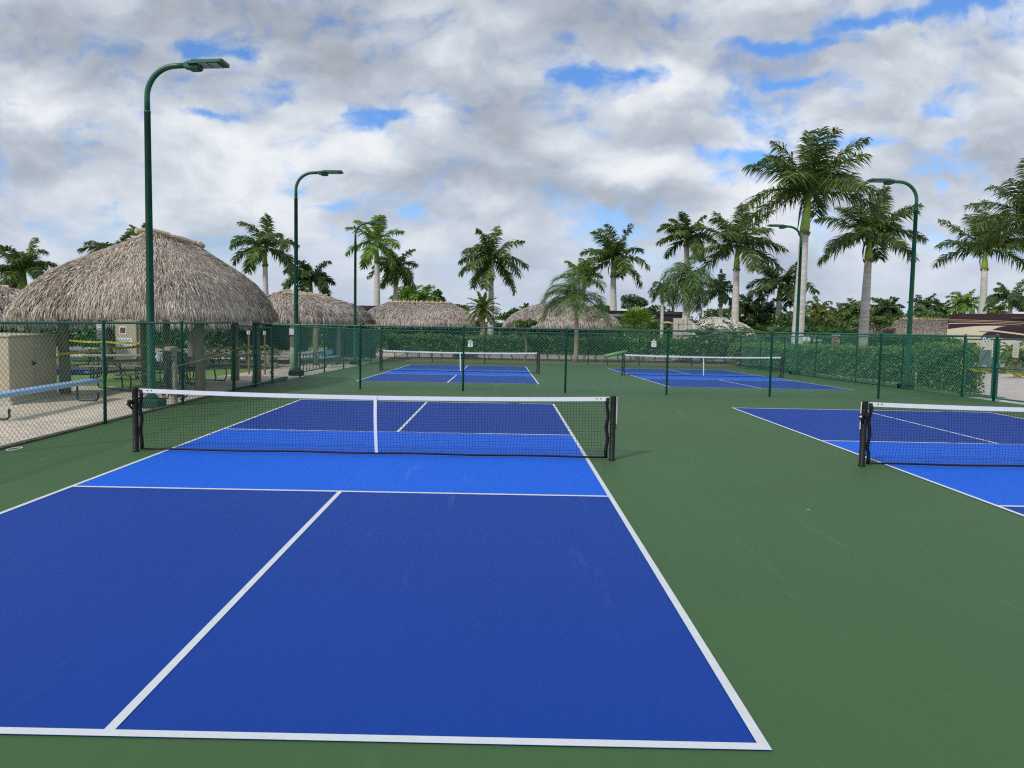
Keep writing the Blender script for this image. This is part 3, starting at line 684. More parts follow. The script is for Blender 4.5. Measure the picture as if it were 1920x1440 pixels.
palm2(38, [(1284, 596), (1272, 596)], (1290, 520), 118, 'shaggy palm with limp hanging fronds above the white stone planter', 'mid', 22, .20, 'palm_trunk', 46, .05, (-30, 82), 2.1, Vector((-.15, 0, 0)), .30, .9, 2.2, 1, rscale=1.15)
palm2(44, [(1240, 600)], (1243, 540), 60, 'dark feathery palm left of the shaggy hanging palm', 'dark', 14, .12, 'palm_trunk', 34, .06, (-30, 80), 1.7, Vector((-.2, 0, 0)), .30, .8, 1.5, 2, rscale=1.1)
palm2(33.5, [(1080, 640)], (1081, 566), 128, 'wispy windblown palm with brown knobbly trunk before the round hut', 'mid', 20, .13, 'rough_trunk', 90, .024, (22, 88), 1.9, Vector((-.62, 0, .1)), .30, .5, 1.0, 3, boots=10, rscale=1.35)
palm2(42, [(905, 625)], (905, 578), 66, 'stiff date palm with golden lower fronds behind the central trunk', 'olive', 46, .2, 'rough_trunk', 46, .045, (-50, 82), .6, W0, .18, .5, .4, 4, boots=14, rscale=1.1)

def leaf_blob(m, c, rx, ry, rz, n, size, seed=0, flat=.5, hollow=.55):
    for _ in range(n):
        v = rvec(); rr = (hollow+(1-hollow)*rnd.random()**.6); p = Vector((c[0]+v.x*rx*rr, c[1]+v.y*ry*rr, c[2]+v.z*rz*rr))
        a = (rvec()+v*.6).normalized(); b2 = a.cross(rvec()).normalized(); s = size*U(.6, 1.3); t = a.cross(b2)
        m.quad(p-b2*s*.5, p+t*s*.28, p+b2*s*.5, p-t*s*.28)
def tree(Y, px, py, wpx, hpx, label, leaf, seed, n=900, size=.35, cat='tree', name='broadleaf_tree', clumps=9):
    rnd.seed(3000+seed); c = at(px, py, Y); dist = Y-CAM.y; rx = wpx/2/FPX*dist; rz = hpx/2/FPX*dist; z0 = gz(Y)-.05
    e = empty(name, (c.x, Y, z0), label, cat, 'trees and bushes behind the courts'); O = Vector((c.x, Y, z0)); m = MB()
    t = MB(); ch = c.z-z0; t.tube([(0, 0, 0), (.1, 0, ch*.4), (0, 0, ch)], [rx*.09, rx*.06, rx*.02], 7)
    for k in range(clumps):
        v = rvec(); q = Vector((v.x*rx*.62, v.y*rx*.6, ch+v.z*rz*.55)); rr = U(.30, .5)
        leaf_blob(m, q, rx*rr, rx*rr, rz*rr*1.1, n//clumps, size); t.tube([(0, 0, ch*.55), tuple(q)], [rx*.03, rx*.012], 5)
    t.build('trunk', Mt['stem'], e); m.build('crown', Mt['leaf_'+leaf], e); return e
tree(80, 820, 558, 40, 30, 'round dark broadleaf tree behind the ridge of the wide thatched hut', 'dark', 1, 1200, .4)
tree(85, 848, 578, 60, 22, 'low dark tree sloping down right of the wide thatched hut', 'dark', 2, 900, .4)
tree(90, 1182, 566, 66, 30, 'airy grey green tree behind the dark palm trunk', 'blue', 3, 1100, .45, clumps=16)
tree(75, 1130, 578, 36, 16, 'small grey green tree between the round hut and dark palm', 'blue', 4, 500, .4)
tree(66, 965, 592, 56, 34, 'dark leafy shrub tree right of the central palm trunk', 'dark', 5, 1500, .3, clumps=12)
tree(34.0, 985, 608, 50, 20, 'loose green shrub at the foot of the central palm trunk', 'royal', 6, 900, .2)

tree(58, 1560, 604, 80, 26, 'green bushy mass behind the stop sign palms', 'royal', 30, 1500, .28, clumps=14)
tree(60, 1640, 604, 70, 24, 'green bushy mass right of the second tall trunk', 'mid', 31, 1300, .28, clumps=12)
tree(60, 1412, 600, 70, 28, 'green bushy mass left of the small curved light pole', 'dark', 32, 1300, .28, clumps=12)
tree(58, 1480, 600, 80, 34, 'green leafy mass behind the thickest palm trunk', 'mid', 35, 1500, .28, clumps=14)
tree(58, 1345, 594, 70, 36, 'green leafy mass behind the pale tiled hut', 'royal', 36, 1500, .28, clumps=14)
tree(64, 1720, 594, 90, 20, 'low green bushes above the broad brown roof', 'royal', 33, 1300, .3, clumps=14)
tree(56, 1235, 592, 60, 40, 'dark leafy tree left of the shaggy palm trunks', 'dark', 34, 1500, .3, clumps=12)
# low crowns beyond: each is its own palm
LOW = [
 (72, 765, 560, 70, 'bright', 'pale yellow green palm clump over the wide hut ridge, left one', .9), (74, 795, 562, 60, 'bright', 'pale yellow green palm clump over the wide hut ridge, right one', .9),
 (95, 985, 582, 26, 'royal', 'tiny far palm left of the round thatched hut', 1.0), (90, 1212, 590, 30, 'royal', 'tiny far palm beside the black motorhome roof', 1.0),
 (60, 1397, 575, 58, 'dark', 'dark low palm right of the spiky palm trunk', 1.2), (62, 1437, 585, 62, 'blue', 'blue green feathery palm left of the small curved light pole', 1.2),
 (70, 1535, 585, 62, 'olive', 'yellowish low palm right of the thickest trunk', 1.4), (74, 1578, 594, 56, 'olive', 'golden green low palm between the two tall trunks', 1.4),
 (68, 1604, 585, 62, 'royal', 'mid green low palm touching the second tall trunk from left', 1.3), (72, 1655, 583, 64, 'olive', 'orange tinged low palm just right of the second tall trunk', 1.4),
 (70, 1668, 580, 50, 'dark', 'dark low palm arching left of the right light pole', 1.2), (85, 1733, 574, 50, 'dark', 'windblown far palm right of the right light pole', 1.0),
 (88, 1762, 580, 46, 'dark', 'dark far palm left of the bright green far palm', 1.1), (80, 1735, 592, 50, 'grey', 'silvery round palm above the grey tiled roof', 1.2),
 (84, 1808, 568, 56, 'bright', 'bright green far palm beside the motorhome front', 1.0), (80, 1870, 585, 50, 'olive', 'yellow green palm clump over the maroon motorhome roof', 1.1),
 (80, 1500, 600, 44, 'dark', 'dark low palm behind the thickest trunk', 1.2), (90, 515, 590, 24, 'bright', 'tiny palm tip over the smaller hut ridge', 1.0)]
for i, (Y, px, py, sp, lf, lb, dr) in enumerate(LOW):
    rnd.seed(500+i); s1 = at(px, py, Y); dist = Y-CAM.y; Rr = sp/2/FPX*dist*1.22; z0 = gz(Y)-.05; e = empty('palm_tree', (s1.x, Y, z0), lb, 'palm tree', 'low palms in the distance')
    trunk_mb((0, 0, 0), (0, 0, s1.z-z0), .16, .12, 0, 8, 4).build('trunk', Mt['rough_trunk' if lf == 'olive' else 'palm_trunk'], e, True)
    crown_of((0, 0, s1.z-z0), Rr, 20, lf, dr*.85, (-45, 82), Vector((-.12, 0, 0)), 28, .30, .16, .8, 1.2).build('crown', Mt['leaf_'+lf], e)

# fan palm and cycads: bushes of arching blades
def cycad(Y, px, py, sp, label, leaf, seed, n=26, fan=False, name='palm_bush'):
    rnd.seed(4000+seed); c = at(px, py, Y); dist = Y-CAM.y; Rr = sp/2/FPX*dist; z0 = gz(Y)-.05
    e = empty(name, (c.x, Y, z0), label, 'palm bush', 'low palm bushes behind the hedge'); m = MB(); h = max(.3, c.z-z0)
    if fan:
        for i in range(n):
            az = i*2.4; el_ = R(U(-5, 75)); d = Vector((cos(az)*cos(el_), sin(az)*cos(el_), sin(el_))); hub = Vector((0, 0, h*.6))+d*Rr*U(.55, .8); S = d.cross(Vector((0, 0, 1))).normalized(); Up = S.cross(d)
            m.tube([(0, 0, h*.45), tuple(hub)], .02, 4)
            for k in range(17):
                a = R(-105+k*13); dl = d*cos(a)+S*sin(a)+Up*U(-.1, .15); l = Rr*.48*U(.85, 1.1); q = dl.cross(Up).normalized()*.05; tip = hub+dl*l+Vector((0, 0, -.18*l)); mid = hub+dl*l*.55
                m.add([tuple(hub), tuple(mid+q), tuple(tip), tuple(mid-q)], [(0, 1, 2, 3)])
    else:
        for i in range(n):
            az = i*2.4+U(-.2, .2); frond(m, (0, 0, h*.45), az, R(5+75*i/n), Rr*U(.9, 1.15), 1.1, 34, Rr*.26, .05, W0, .35, .5)
    m.build('crown', Mt['leaf_'+leaf], e)
    t = MB(); t.tube([(0, 0, 0), (0, 0, h*.5)], [.16, .13], 8); t.build('trunk', Mt['rough_trunk'], e)
    return e
cycad(38, 1195, 592, 96, 'bright fan palm bush in front of the black motorhome', 'bright', 1, 34, True)
cycad(36, 1322, 604, 112, 'dark feathery palm bush left of the pale tiled hut roof', 'dark', 2)
cycad(36, 1385, 605, 112, 'dark feathery palm bush before the pale tiled hut roof', 'royal', 3)
cycad(37, 1445, 606, 104, 'dark feathery palm bush left of the thickest palm trunk', 'royal', 4)
cycad(46, 1535, 606, 92, 'dark feathery palm bush behind the white globe lamp', 'dark', 5)
cycad(46, 1592, 608, 84, 'dark feathery palm bush behind the stop sign', 'dark', 6)
cycad(30, 1902, 625, 70, 'loose green palm bush in front of the motorhome side', 'bright', 7, 24)
cycad(24, 1912, 640, 60, 'green bush with hanging fronds at the right picture edge', 'royal', 8, 22)
tree(95, 1100, 596, 420, 20, 'long far line of dark trees behind the thatched huts', 'dark', 20, 2600, .6, name='tree_line', clumps=26)
tree(95, 1560, 604, 420, 22, 'long far line of dark trees behind the right palms', 'dark', 21, 3000, .6, name='tree_line', clumps=30)
tree(95, 640, 588, 280, 14, 'far line of dark trees behind the left huts', 'dark', 22, 1600, .6, name='tree_line', clumps=18)

# ------------------------------------------------------------------ hedges
def hedge(x0, x1, y0, y1, zb, zt, n, size, label, mt, seed, stems=True, ends=True, faces='ft', bumps=.12, name='hedge', shoots=0):
    rnd.seed(seed); cx, cy = (x0+x1)/2, (y0+y1)/2; zg = gz(cy)-.05; e = empty(name, (cx, cy, zg), label, 'hedge', 'clipped hedges'); m = MB()
    L_ = max(x1-x0, y1-y0); ph = [U(0, 6) for _ in range(6)]
    def off(s): return bumps*(sin(s*1.7+ph[0])+.6*sin(s*4.1+ph[1])+.5*sin(s*7.7+ph[2]))*.5
    W_ = x1-x0; D_ = y1-y0; H_ = zt-zb; areas = [('f', W_*H_), ('t', W_*D_), ('l', D_*H_), ('r', D_*H_)]; tot = sum(a for _, a in areas)
    for nm, a in areas:
        for _ in range(int(n*a/tot)):
            u, v = rnd.random(), rnd.random(); dp = abs(rnd.gauss(0, .06)); j = rnd.gauss(0, .05)
            if nm == 'f': p = Vector((x0+W_*u, y0+dp, zb+H_*v)); nn = Vector((0, -1, 0)); p.y -= off(p.x+p.z*2)
            elif nm == 't': p = Vector((x0+W_*u, y0+D_*v, zt-dp+abs(j)*1.6)); nn = Vector((0, 0, 1)); p.z += off(p.x+p.y)
            elif nm == 'l': p = Vector((x0+dp, y0+D_*u, zb+H_*v)); nn = Vector((-1, 0, 0)); p.x -= off(p.y+p.z*2)
            else: p = Vector((x1-dp, y0+D_*u, zb+H_*v)); nn = Vector((1, 0, 0)); p.x += off(p.y+p.z)
            p.z += gz(p.y)-gz(cy)
            a_ = (nn*.7+rvec()).normalized(); b2 = a_.cross(rvec()).normalized(); t = a_.cross(b2); s = size*U(.6, 1.3)
            p = p-Vector((cx, cy, zg)); m.quad(p-b2*s*.5, p+t*s*.30, p+b2*s*.5, p-t*s*.30)
    m.build('foliage', Mt[mt], e)
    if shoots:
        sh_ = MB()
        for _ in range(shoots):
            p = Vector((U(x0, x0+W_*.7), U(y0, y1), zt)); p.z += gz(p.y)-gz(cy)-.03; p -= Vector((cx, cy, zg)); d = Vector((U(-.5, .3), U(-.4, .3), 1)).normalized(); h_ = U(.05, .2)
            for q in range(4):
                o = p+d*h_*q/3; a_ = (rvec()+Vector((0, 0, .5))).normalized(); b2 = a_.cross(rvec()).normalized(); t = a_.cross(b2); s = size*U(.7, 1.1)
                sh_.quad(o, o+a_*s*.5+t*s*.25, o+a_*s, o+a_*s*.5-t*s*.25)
        tag(sh_.build('sunlit_shoots', Mt['leaf_bright'], e), kind='stuff')  # extra sprigs on the hedge top, sunlit brightness put into their leaf colour
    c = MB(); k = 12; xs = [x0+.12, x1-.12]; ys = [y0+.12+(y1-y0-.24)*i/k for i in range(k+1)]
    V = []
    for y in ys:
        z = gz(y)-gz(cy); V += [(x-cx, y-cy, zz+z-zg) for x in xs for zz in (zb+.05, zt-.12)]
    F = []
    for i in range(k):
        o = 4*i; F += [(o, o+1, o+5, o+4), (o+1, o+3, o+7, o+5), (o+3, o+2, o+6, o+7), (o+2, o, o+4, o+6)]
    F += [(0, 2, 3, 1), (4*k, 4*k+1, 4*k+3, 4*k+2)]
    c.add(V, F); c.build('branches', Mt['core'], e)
    if stems:
        ns = int(L_/.75)
        for i in range(ns):
            s_ = MB()
            t = (i+.5)/ns; x = x0+(x1-x0)*t if W_ > D_ else cx; y = cy if W_ > D_ else y0+(y1-y0)*t
            for _ in range(3): s_.tube([(x-cx+U(-.06, .06), y-cy, gz(y)-zg-.05), (x-cx+U(-.3, .3), y-cy+U(-.2, .2), zb-zg+.25+gz(y)-gz(cy))], .018, 5)
            s_.build('stem', Mt['stem'], e)
    return e
zf = lambda px, py, Y: at(px, py, Y).z
hedge(-5.6, 15.9, 34.6, 36.0, .02, zf(900, 628, 34.6)-.17, 15000, .14, 'long clipped hedge behind the back fence', 'hedge', 11)
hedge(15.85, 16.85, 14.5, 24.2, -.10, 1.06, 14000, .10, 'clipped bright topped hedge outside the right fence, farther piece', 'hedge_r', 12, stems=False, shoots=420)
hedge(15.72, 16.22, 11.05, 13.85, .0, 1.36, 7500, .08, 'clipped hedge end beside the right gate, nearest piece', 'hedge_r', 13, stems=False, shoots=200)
hedge(15.95, 19.4, 24.8, 33.8, -.20, .85, 9000, .13, 'low hedge block between the right hedge and the thickest palm', 'hedge_r', 14, stems=False)
hedge(-22, 34, 51.5, 53, -.4, 1.85, 11000, .30, 'dark far hedge added behind the wide and the round thatched huts as under-roof shade', 'hedge', 18, stems=False)  # added row, its dark green stands in for the shade under the hut roofs
hedge(18.6, 37, 43.5, 45, -.4, 1.25, 9500, .18, 'far dark hedge behind the stop sign', 'hedge', 15, stems=False)
hedge(-34, -8.7, 26.5, 28.0, zf(300, 655, 26.5), zf(300, 609, 26.5), 14000, .16, 'dark leafy hedge behind the pavilion and the wooden rail', 'hedge', 16, stems=False)
hedge(-8.6, -5.9, 31.0, 32.2, -.3, 1.35, 3500, .14, 'short hedge at the end of the paver path', 'hedge', 17, stems=False)

# white barked small tree inside the right hedge
m = MB(); rnd.seed(3)
m.tube([(15.98+.03*sin(k*2.1), 13.98+.02*cos(k*1.7), -.1+k*.16) for k in range(9)], [.045*U(.7, 1.2) for k in range(9)], 7)
tag(m.build('white_stem', Mt['white'], None, True), 'bare whitewashed stem standing in the gap of the right hedge', 'tree stem')

# ------------------------------------------------------------------ thatched huts
def hut(c, a, b, ze, zt, rh, n, bl, bw, label, posts, mt='thatch', rot=0.0, ridge=True, sq=3.6, ridgey=0, name='thatched_hut', post_r=.14, seed=0, fringe=1.0, off=(0, 0), cvx=.40):
    rnd.seed(6000+seed); zg = gz(c[1]); e = empty(name, (c[0], c[1], zg), label, 'thatched hut', 'thatched huts', None, rot); H = zt-ze; zl = ze-zg
    def S(s, th):
        ct, st_ = cos(th), sin(th); rr_ = (abs(ct)**sq+abs(st_)**sq)**(-1/sq); blend = min(1, s*1.5); rr_ = 1-blend+rr_*blend; ex, ey = ct*rr_, st_*rr_
        z = zl+H*(1-(1-cvx)*s-cvx*s**5)
        return Vector(((rh+(a-rh)*s)*ex+off[0]*(1-s), (ridgey+(b-ridgey)*s)*ey+off[1]*(1-s), z))
    tab = []; acc = 0; pv = S(1, 0)
    for i in range(1, 721):
        q = S(1, 2*pi*i/720); acc += (q-pv).length; tab.append(acc); pv = q
    import bisect
    def TH():
        x = rnd.random()*acc; i = bisect.bisect_left(tab, x); lo_ = tab[i-1] if i else 0; return 2*pi*(i+(x-lo_)/max(1e-9, tab[i]-lo_))/720
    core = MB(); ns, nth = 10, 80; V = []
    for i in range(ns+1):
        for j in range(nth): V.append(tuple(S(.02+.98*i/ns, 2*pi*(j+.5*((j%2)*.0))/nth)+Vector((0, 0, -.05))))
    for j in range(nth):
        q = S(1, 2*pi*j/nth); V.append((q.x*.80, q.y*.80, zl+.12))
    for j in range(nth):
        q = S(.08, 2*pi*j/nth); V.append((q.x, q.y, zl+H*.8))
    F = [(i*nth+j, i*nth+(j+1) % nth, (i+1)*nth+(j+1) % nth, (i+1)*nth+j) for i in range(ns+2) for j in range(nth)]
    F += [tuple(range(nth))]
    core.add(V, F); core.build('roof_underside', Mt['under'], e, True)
    m = MB()
    for k in range(n):
        s = math.sqrt(rnd.random())*.98+.02; th = TH()
        p = S(s, th); s2 = min(1.0, s+.05); q = S(s2 if s < .95 else 1, th); p_ = S(max(0, s-.05), th); t = (q-p_).normalized()
        nrm = t.cross(Vector((-sin(th)*a, cos(th)*b, 0)).normalized()); nrm = nrm if nrm.z > 0 else -nrm; sd_ = t.cross(nrm).normalized()
        edge = s > .90; L_ = bl*U(.7, 1.3)*(1.15 if edge else 1)
        d = (t+sd_*rnd.gauss(0, .22)+nrm*U(.02, .22)+(Vector((0, 0, -.6)) if edge else Vector((0, 0, 0)))).normalized()
        o = p+nrm*U(.0, .06)-t*L_*.3; mid = o+d*L_*.55+nrm*.02; tip = o+d*L_+Vector((0, 0, -.15*L_)); wv = (sd_*cos(U(-.9, .9))+nrm*U(-.5, .5)).normalized()*bw*U(.5, 1.1)*.5
        m.add([tuple(o-wv*.8), tuple(o+wv*.8), tuple(mid+wv), tuple(mid-wv), tuple(tip)], [(0, 1, 2, 3), (3, 2, 4)])
    nf = int(n*.20*fringe)
    for k in range(nf):
        th = TH(); p = S(1, th); out = Vector((p.x, p.y, 0)).normalized(); tg = Vector((-out.y, out.x, 0)); p = p+out*U(-.25, .05)+Vector((0, 0, U(-.02, .12)))
        L_ = bl*U(.5, 1.15); d = (Vector((0, 0, -1))+out*U(-.05, .35)+tg*rnd.gauss(0, .18)).normalized(); wv = (tg+out*U(-.5, .5)).normalized()*bw*U(.5, 1.1)*.5; mid = p+d*L_*.5; tip = p+d*L_
        m.add([tuple(p-wv), tuple(p+wv), tuple(mid+wv*.9), tuple(mid-wv*.9), tuple(tip)], [(0, 1, 2, 3), (3, 2, 4)])
    m.build('thatch', Mt[mt], e)
    if seed == 1:
        r_ = MB()
        for i in range(13):
            y = -ridgey+.35+i*(2*ridgey-.35)/12; x = off[0]+U(-.24, .24); L_ = U(.22, .36); a_ = U(-.9, .9); z = zl+H+.03+U(0, .05)-.45*abs(x-off[0])
            r_.tube([(x-sin(a_)*L_, y-L_, z-.02), (x, y, z+.03), (x+sin(a_)*L_, y+L_, z-.03)], [U(.055, .085)]*3, 7)
        r_.build('ridge_logs', Mt['ridge'], e)
    elif ridge:
        r_ = MB(); k = int(max(rh, ridgey)*2/.24)+2 if seed != 1 else 9
        for i in range(k):
            t = (i+.5)/k*2-1; x, y = (t*(rh+.15), 0) if rh >= ridgey else (0, t*(ridgey+.15)); x += off[0]; j = U(-.06, .06)
            for s in (-1, 1):
                if rh >= ridgey: r_.tube([(x+j, -s*.10, zl+H+.09+U(0, .05)), (x+j*2+U(-.1, .1), s*.38, zl+H-.10)], [.05, .06], 6)
                else: r_.tube([(x-s*.12, y+j, zl+H+.07+U(0, .12)), (x+s*U(.3, .48), y+j*2+U(-.22, .22), zl+H-U(.02, .16))], [.05, .075], 7)
        for s in (-1, 1):
            if rh >= ridgey: r_.tube([(-rh-.3, s*.30, zl+H-.02), (rh+.3, s*.32, zl+H-.0)], .045, 6)
            else: r_.tube([(off[0]+s*.30, -ridgey-.3, zl+H-.02), (off[0]+s*.32, ridgey+.3, zl+H)], .045, 6)
        r_.build('ridge_logs', Mt['ridge'], e)
    ri = Matrix.Rotation(-rot, 3, 'Z')
    for (x, y) in posts:
        q = ri @ (Vector((x, y, 0))-Vector((c[0], c[1], 0))); pm = MB(); h = zl+.45; g = gz(y)-zg
        pm.tube([(q.x, q.y, g-.05), (q.x+.02, q.y, g+.5), (q.x-.015, q.y+.01, g+1.2), (q.x, q.y, h)], [post_r*1.12, post_r, post_r*.95, post_r*.9], 12); pm.build('post', Mt['bark'], e, True)
    sx, sy = a*.74, b*.74
    for s_ in (-1, 1):
        MB().tube([(-sx, s_*sy, zl+.32), (sx, s_*sy, zl+.32)], .08, 8).build('beam', Mt['bark'], e, True)
        MB().tube([(s_*sx, -sy, zl+.42), (s_*sx, sy, zl+.42)], .08, 8).build('beam', Mt['bark'], e, True)
    return e
pav = hut((-7.76, 9.50), 2.60, 3.38, 1.98, 4.08, .12, 64000, .20, .015, 'large thatched pavilion on trunk posts beside the left fence', [(-6.04, 8.04), (-5.80, 11.5), (-9.05, 7.25), (-9.1, 11.2), (-9.0, 12.4), (-6.9, 12.6)], post_r=.125, seed=1, ridgey=1.35, sq=4.4, off=(.36, .05), cvx=.30)
hut((-14.4, 21.5), 4.9, 2.7, 1.70, 3.15, 2.2, 8000, .40, .045, 'low thatched hut showing under and behind the pavilion eave', [(-11.5, 19.6), (-15, 19.6), (-18, 19.6)], 'thatch_far', seed=9)
hut((-9.35, 29.2), 3.2, 5.2, 1.95, 3.28, .4, 16000, .34, .040, 'smaller thatched hut behind the pavilion, ridge running away', [(-7.5, 24.5), (-11.5, 24.5), (-7.0, 33.5)], 'thatch_far', rot=R(-6), ridgey=3.2, seed=2)
hut((at(787, 600, 47).x, 47), 4.65, 4.2, 1.75, 3.50, 2.3, 20000, .40, .045, 'wide thatched hut behind the back hedge, left of the central palm', [(-8.5, 44), (-1.2, 44), (-4.5, 44)], 'thatch_far', seed=3)
hut((at(1052, 600, 47).x, 47), 4.7, 4.2, 1.80, 3.85, .35, 20000, .40, .045, 'round peaked thatched hut behind the wispy palm', [(2.8, 44), (6.4, 44), (10, 44)], 'thatch_far', seed=4, ridge=False)
hut((-17.2, 15.2), 3.1, 3.0, 1.75, 2.95, .6, 7000, .40, .045, 'thatched hut peeking out behind the pavilion at the left edge', [(-15, 13), (-19, 13)], 'thatch_far', seed=5)
hut((at(1352, 612, 44).x, 45), 2.6, 2.6, 1.30, 2.65, .3, 3600, .45, .13, 'low hut with pale bleached thatch behind the dark palm bushes', [(15, 43.2), (18.5, 43.2)], 'thatch_pale', seed=6, ridge=False)
hut((at(1745, 612, 62).x, 62), 5.0, 4.0, 1.5, 3.05, 2.8, 14000, .36, .05, 'broad brown thatched roof left of the maroon motorhome', [(36, 59), (44, 59)], 'thatch_dark', seed=7)
hut((at(1640, 618, 70).x, 70), 4.2, 3.4, 1.1, 2.55, 2.4, 8000, .36, .06, 'low far thatched roof left of the right light pole', [(38, 67.5), (45, 67.5)], 'thatch_dark', seed=8)

# yellow rope swag under the pavilion eave
def ribbon(pts, wd, th=.004, twist=0.0, n=24, mt=None, name='caution_tape', label=None, cat='tape', group=None, parent=None):
    m = MB(); V = []; P_ = [Vector(p) for p in pts]; 
    for i in range(n+1):
        f = i/n*(len(P_)-1); k = min(int(f), len(P_)-2); q = P_[k].lerp(P_[k+1], f-k); d = (P_[k+1]-P_[k]).normalized(); s = d.cross(Vector((0, 0, 1))).normalized(); a = twist*sin(i*.7)
        u_ = Vector((0, 0, 1))*cos(a)+s*sin(a); o = s*th/2; q = q+Vector((0, 0, -.03*sin(pi*(f-k))))
        V += [tuple(q-u_*wd/2-o), tuple(q+u_*wd/2-o), tuple(q+u_*wd/2+o), tuple(q-u_*wd/2+o)]
    m.add(V, [(4*i+k, 4*i+(k+1) % 4, 4*i+4+(k+1) % 4, 4*i+4+k) for i in range(n) for k in range(4)]+[(0, 1, 2, 3), (4*n+3, 4*n+2, 4*n+1, 4*n)])
    o = m.build(name, mt or Mt['yellow'], parent)
    if label: tag(o, label, cat, group)
    return o
GT = 'runs of yellow caution tape'
ribbon([at(108, 664, 6.95), at(205, 652, 7.9), at(270, 648, 8.8), at(318, 646, 9.6)], .065, twist=.3, label='sagging yellow caution tape from the cabinet post to the pole', group=GT)
ribbon([at(120, 637, 12.5), at(200, 641, 12.6), at(262, 643, 12.7)], .06, twist=.2, label='straight yellow caution tape behind the left fence post', group=GT)
ribbon([at(364, 656, 8.0), at(400, 653, 9.3), at(430, 652, 10.4), at(478, 648, 11.5)], .07, twist=.7, label='twisted yellow caution tape between the pavilion corner posts', group=GT)
ribbon([at(365, 661, 8.0), at(410, 662, 9.3), at(452, 665, 10.6)], .07, twist=.9, label='lower twisted yellow tape left of the gate post', group=GT)
ribbon([at(478, 649, 11.5), at(500, 650, 12.5), at(530, 660, 15)], .06, twist=.8, label='yellow tape strands right of the pavilion corner post', group=GT)
ribbon([(RX+.05, 10.9, .82), (RX+.05, 9.7, .80)], .09, twist=.5, label='yellow tape along the middle bar of the gate by the hedge', group=GT)
ribbon([(RX+.05, 9.5, .86), (RX+.05, 8.4, .80)], .09, twist=.5, label='yellow tape along the middle bar of the rightmost gate', group=GT)
ribbon([(RX-.06, 10.93, 1.1), (RX-.10, 10.95, 1.0), (RX-.05, 10.9, .9), (RX-.08, 10.95, .7), (RX-.07, 10.93, .6)], .05, twist=1.2, label='knotted yellow tape end hanging on the gate post by the hedge', group=GT)
m = MB(); p0, p1 = at(155, 590, 6.9), at(238, 588, 6.9); m.tube([p0.lerp(p1, k/12)+Vector((0, 0, -.17*(1-(k/6-1)**2))) for k in range(13)], .014, 6)
tag(m.build('rope', Mt['olive'] if 'olive' in Mt else mat('olive_rope', (.16, .13, .03), .8), None, True), 'olive rope swag hanging under the pavilion eave', 'rope')

# ------------------------------------------------------------------ things on the left
def text_obj(txt, size, name, mt, parent, loc, rot, ext=.002, align='CENTER'):
    cu = bpy.data.curves.new('t', 'FONT'); cu.body = txt; cu.size = size; cu.extrude = ext; cu.align_x = align; cu.align_y = 'CENTER'
    ob = bpy.data.objects.new('t', cu); me = bpy.data.meshes.new_from_object(ob); bpy.data.objects.remove(ob); bpy.data.curves.remove(cu)
    me.name = name; me.materials.clear(); me.materials.append(mt); o = bpy.data.objects.new(name, me); col.objects.link(o); o.parent = parent; o.location = loc; o.rotation_euler = rot; return o
# beige cabinet
ang = math.atan2(2.15, -.38)-pi/2
e = empty('utility_cabinet', (-8.74, 4.92, 0), 'large beige metal utility cabinet behind the left fence', 'cabinet', rz=ang)
m = MB(); m.bbox((-.60, 1.09, .73), (1.2, 2.18, 1.43), .015); m.build('cabinet_body', Mt['beige'], e)
m = MB(); m.bbox((-.60, 1.09, 1.46), (1.26, 2.24, .04), .01); m.build('lid', Mt['beige'], e)
m = MB(); m.box((.006, 1.09, .73), (.014, .012, 1.30)); m.box((-.6, -.006, .73), (.012, .014, 1.30)); m.build('door_seam', Mt['weather'], e)
m = MB(); m.bbox((.02, .98, .83), (.03, .05, .10), .008); m.tube([(.045, .92, .80), (.05, 1.02, .83), (.045, 1.10, .80)], .012, 6); m.build('handle', Mt['blackmetal'], e)
m = MB(); m.box((-.6, 1.09, .02), (1.3, 2.28, .06)); m.build('plinth', Mt['conc'], e)
# kiosk cabinet with papers
kx = at(235, 690, 17.8); e = empty('notice_cabinet', (kx.x, 17.8, gz(17.8)), 'tall beige cabinet with a red picture and white notices', 'cabinet')
m = MB(); m.bbox((.05, .25, 1.0), (.85, .55, 2.0), .02); m.build('cabinet_body', Mt['beige'], e)
m = MB(); m.box((-.06, -.032, 1.55), (.30, .01, .34)); f_ = m.build('picture_frame', Mt['paper'], e); m = MB(); m.box((-.06, -.04, 1.55), (.20, .006, .22)); m.build('picture', Mt['redpic'], f_)
m = MB(); m.box((0, -.032, 1.02), (.62, .01, .46)); f_ = m.build('notice', Mt['paper'], e)
m = MB()
for k in range(5): m.box((U(-.03, .03), -.040, 1.16-k*.075), (.50-.08*(k % 2), .004, .018))
m.build('notice_lines', Mt['ink'], f_)
m = MB(); m.bbox((.62, .28, .95), (.28, .45, 1.8), .02); m.build('side_panel', Mt['bark'], e)
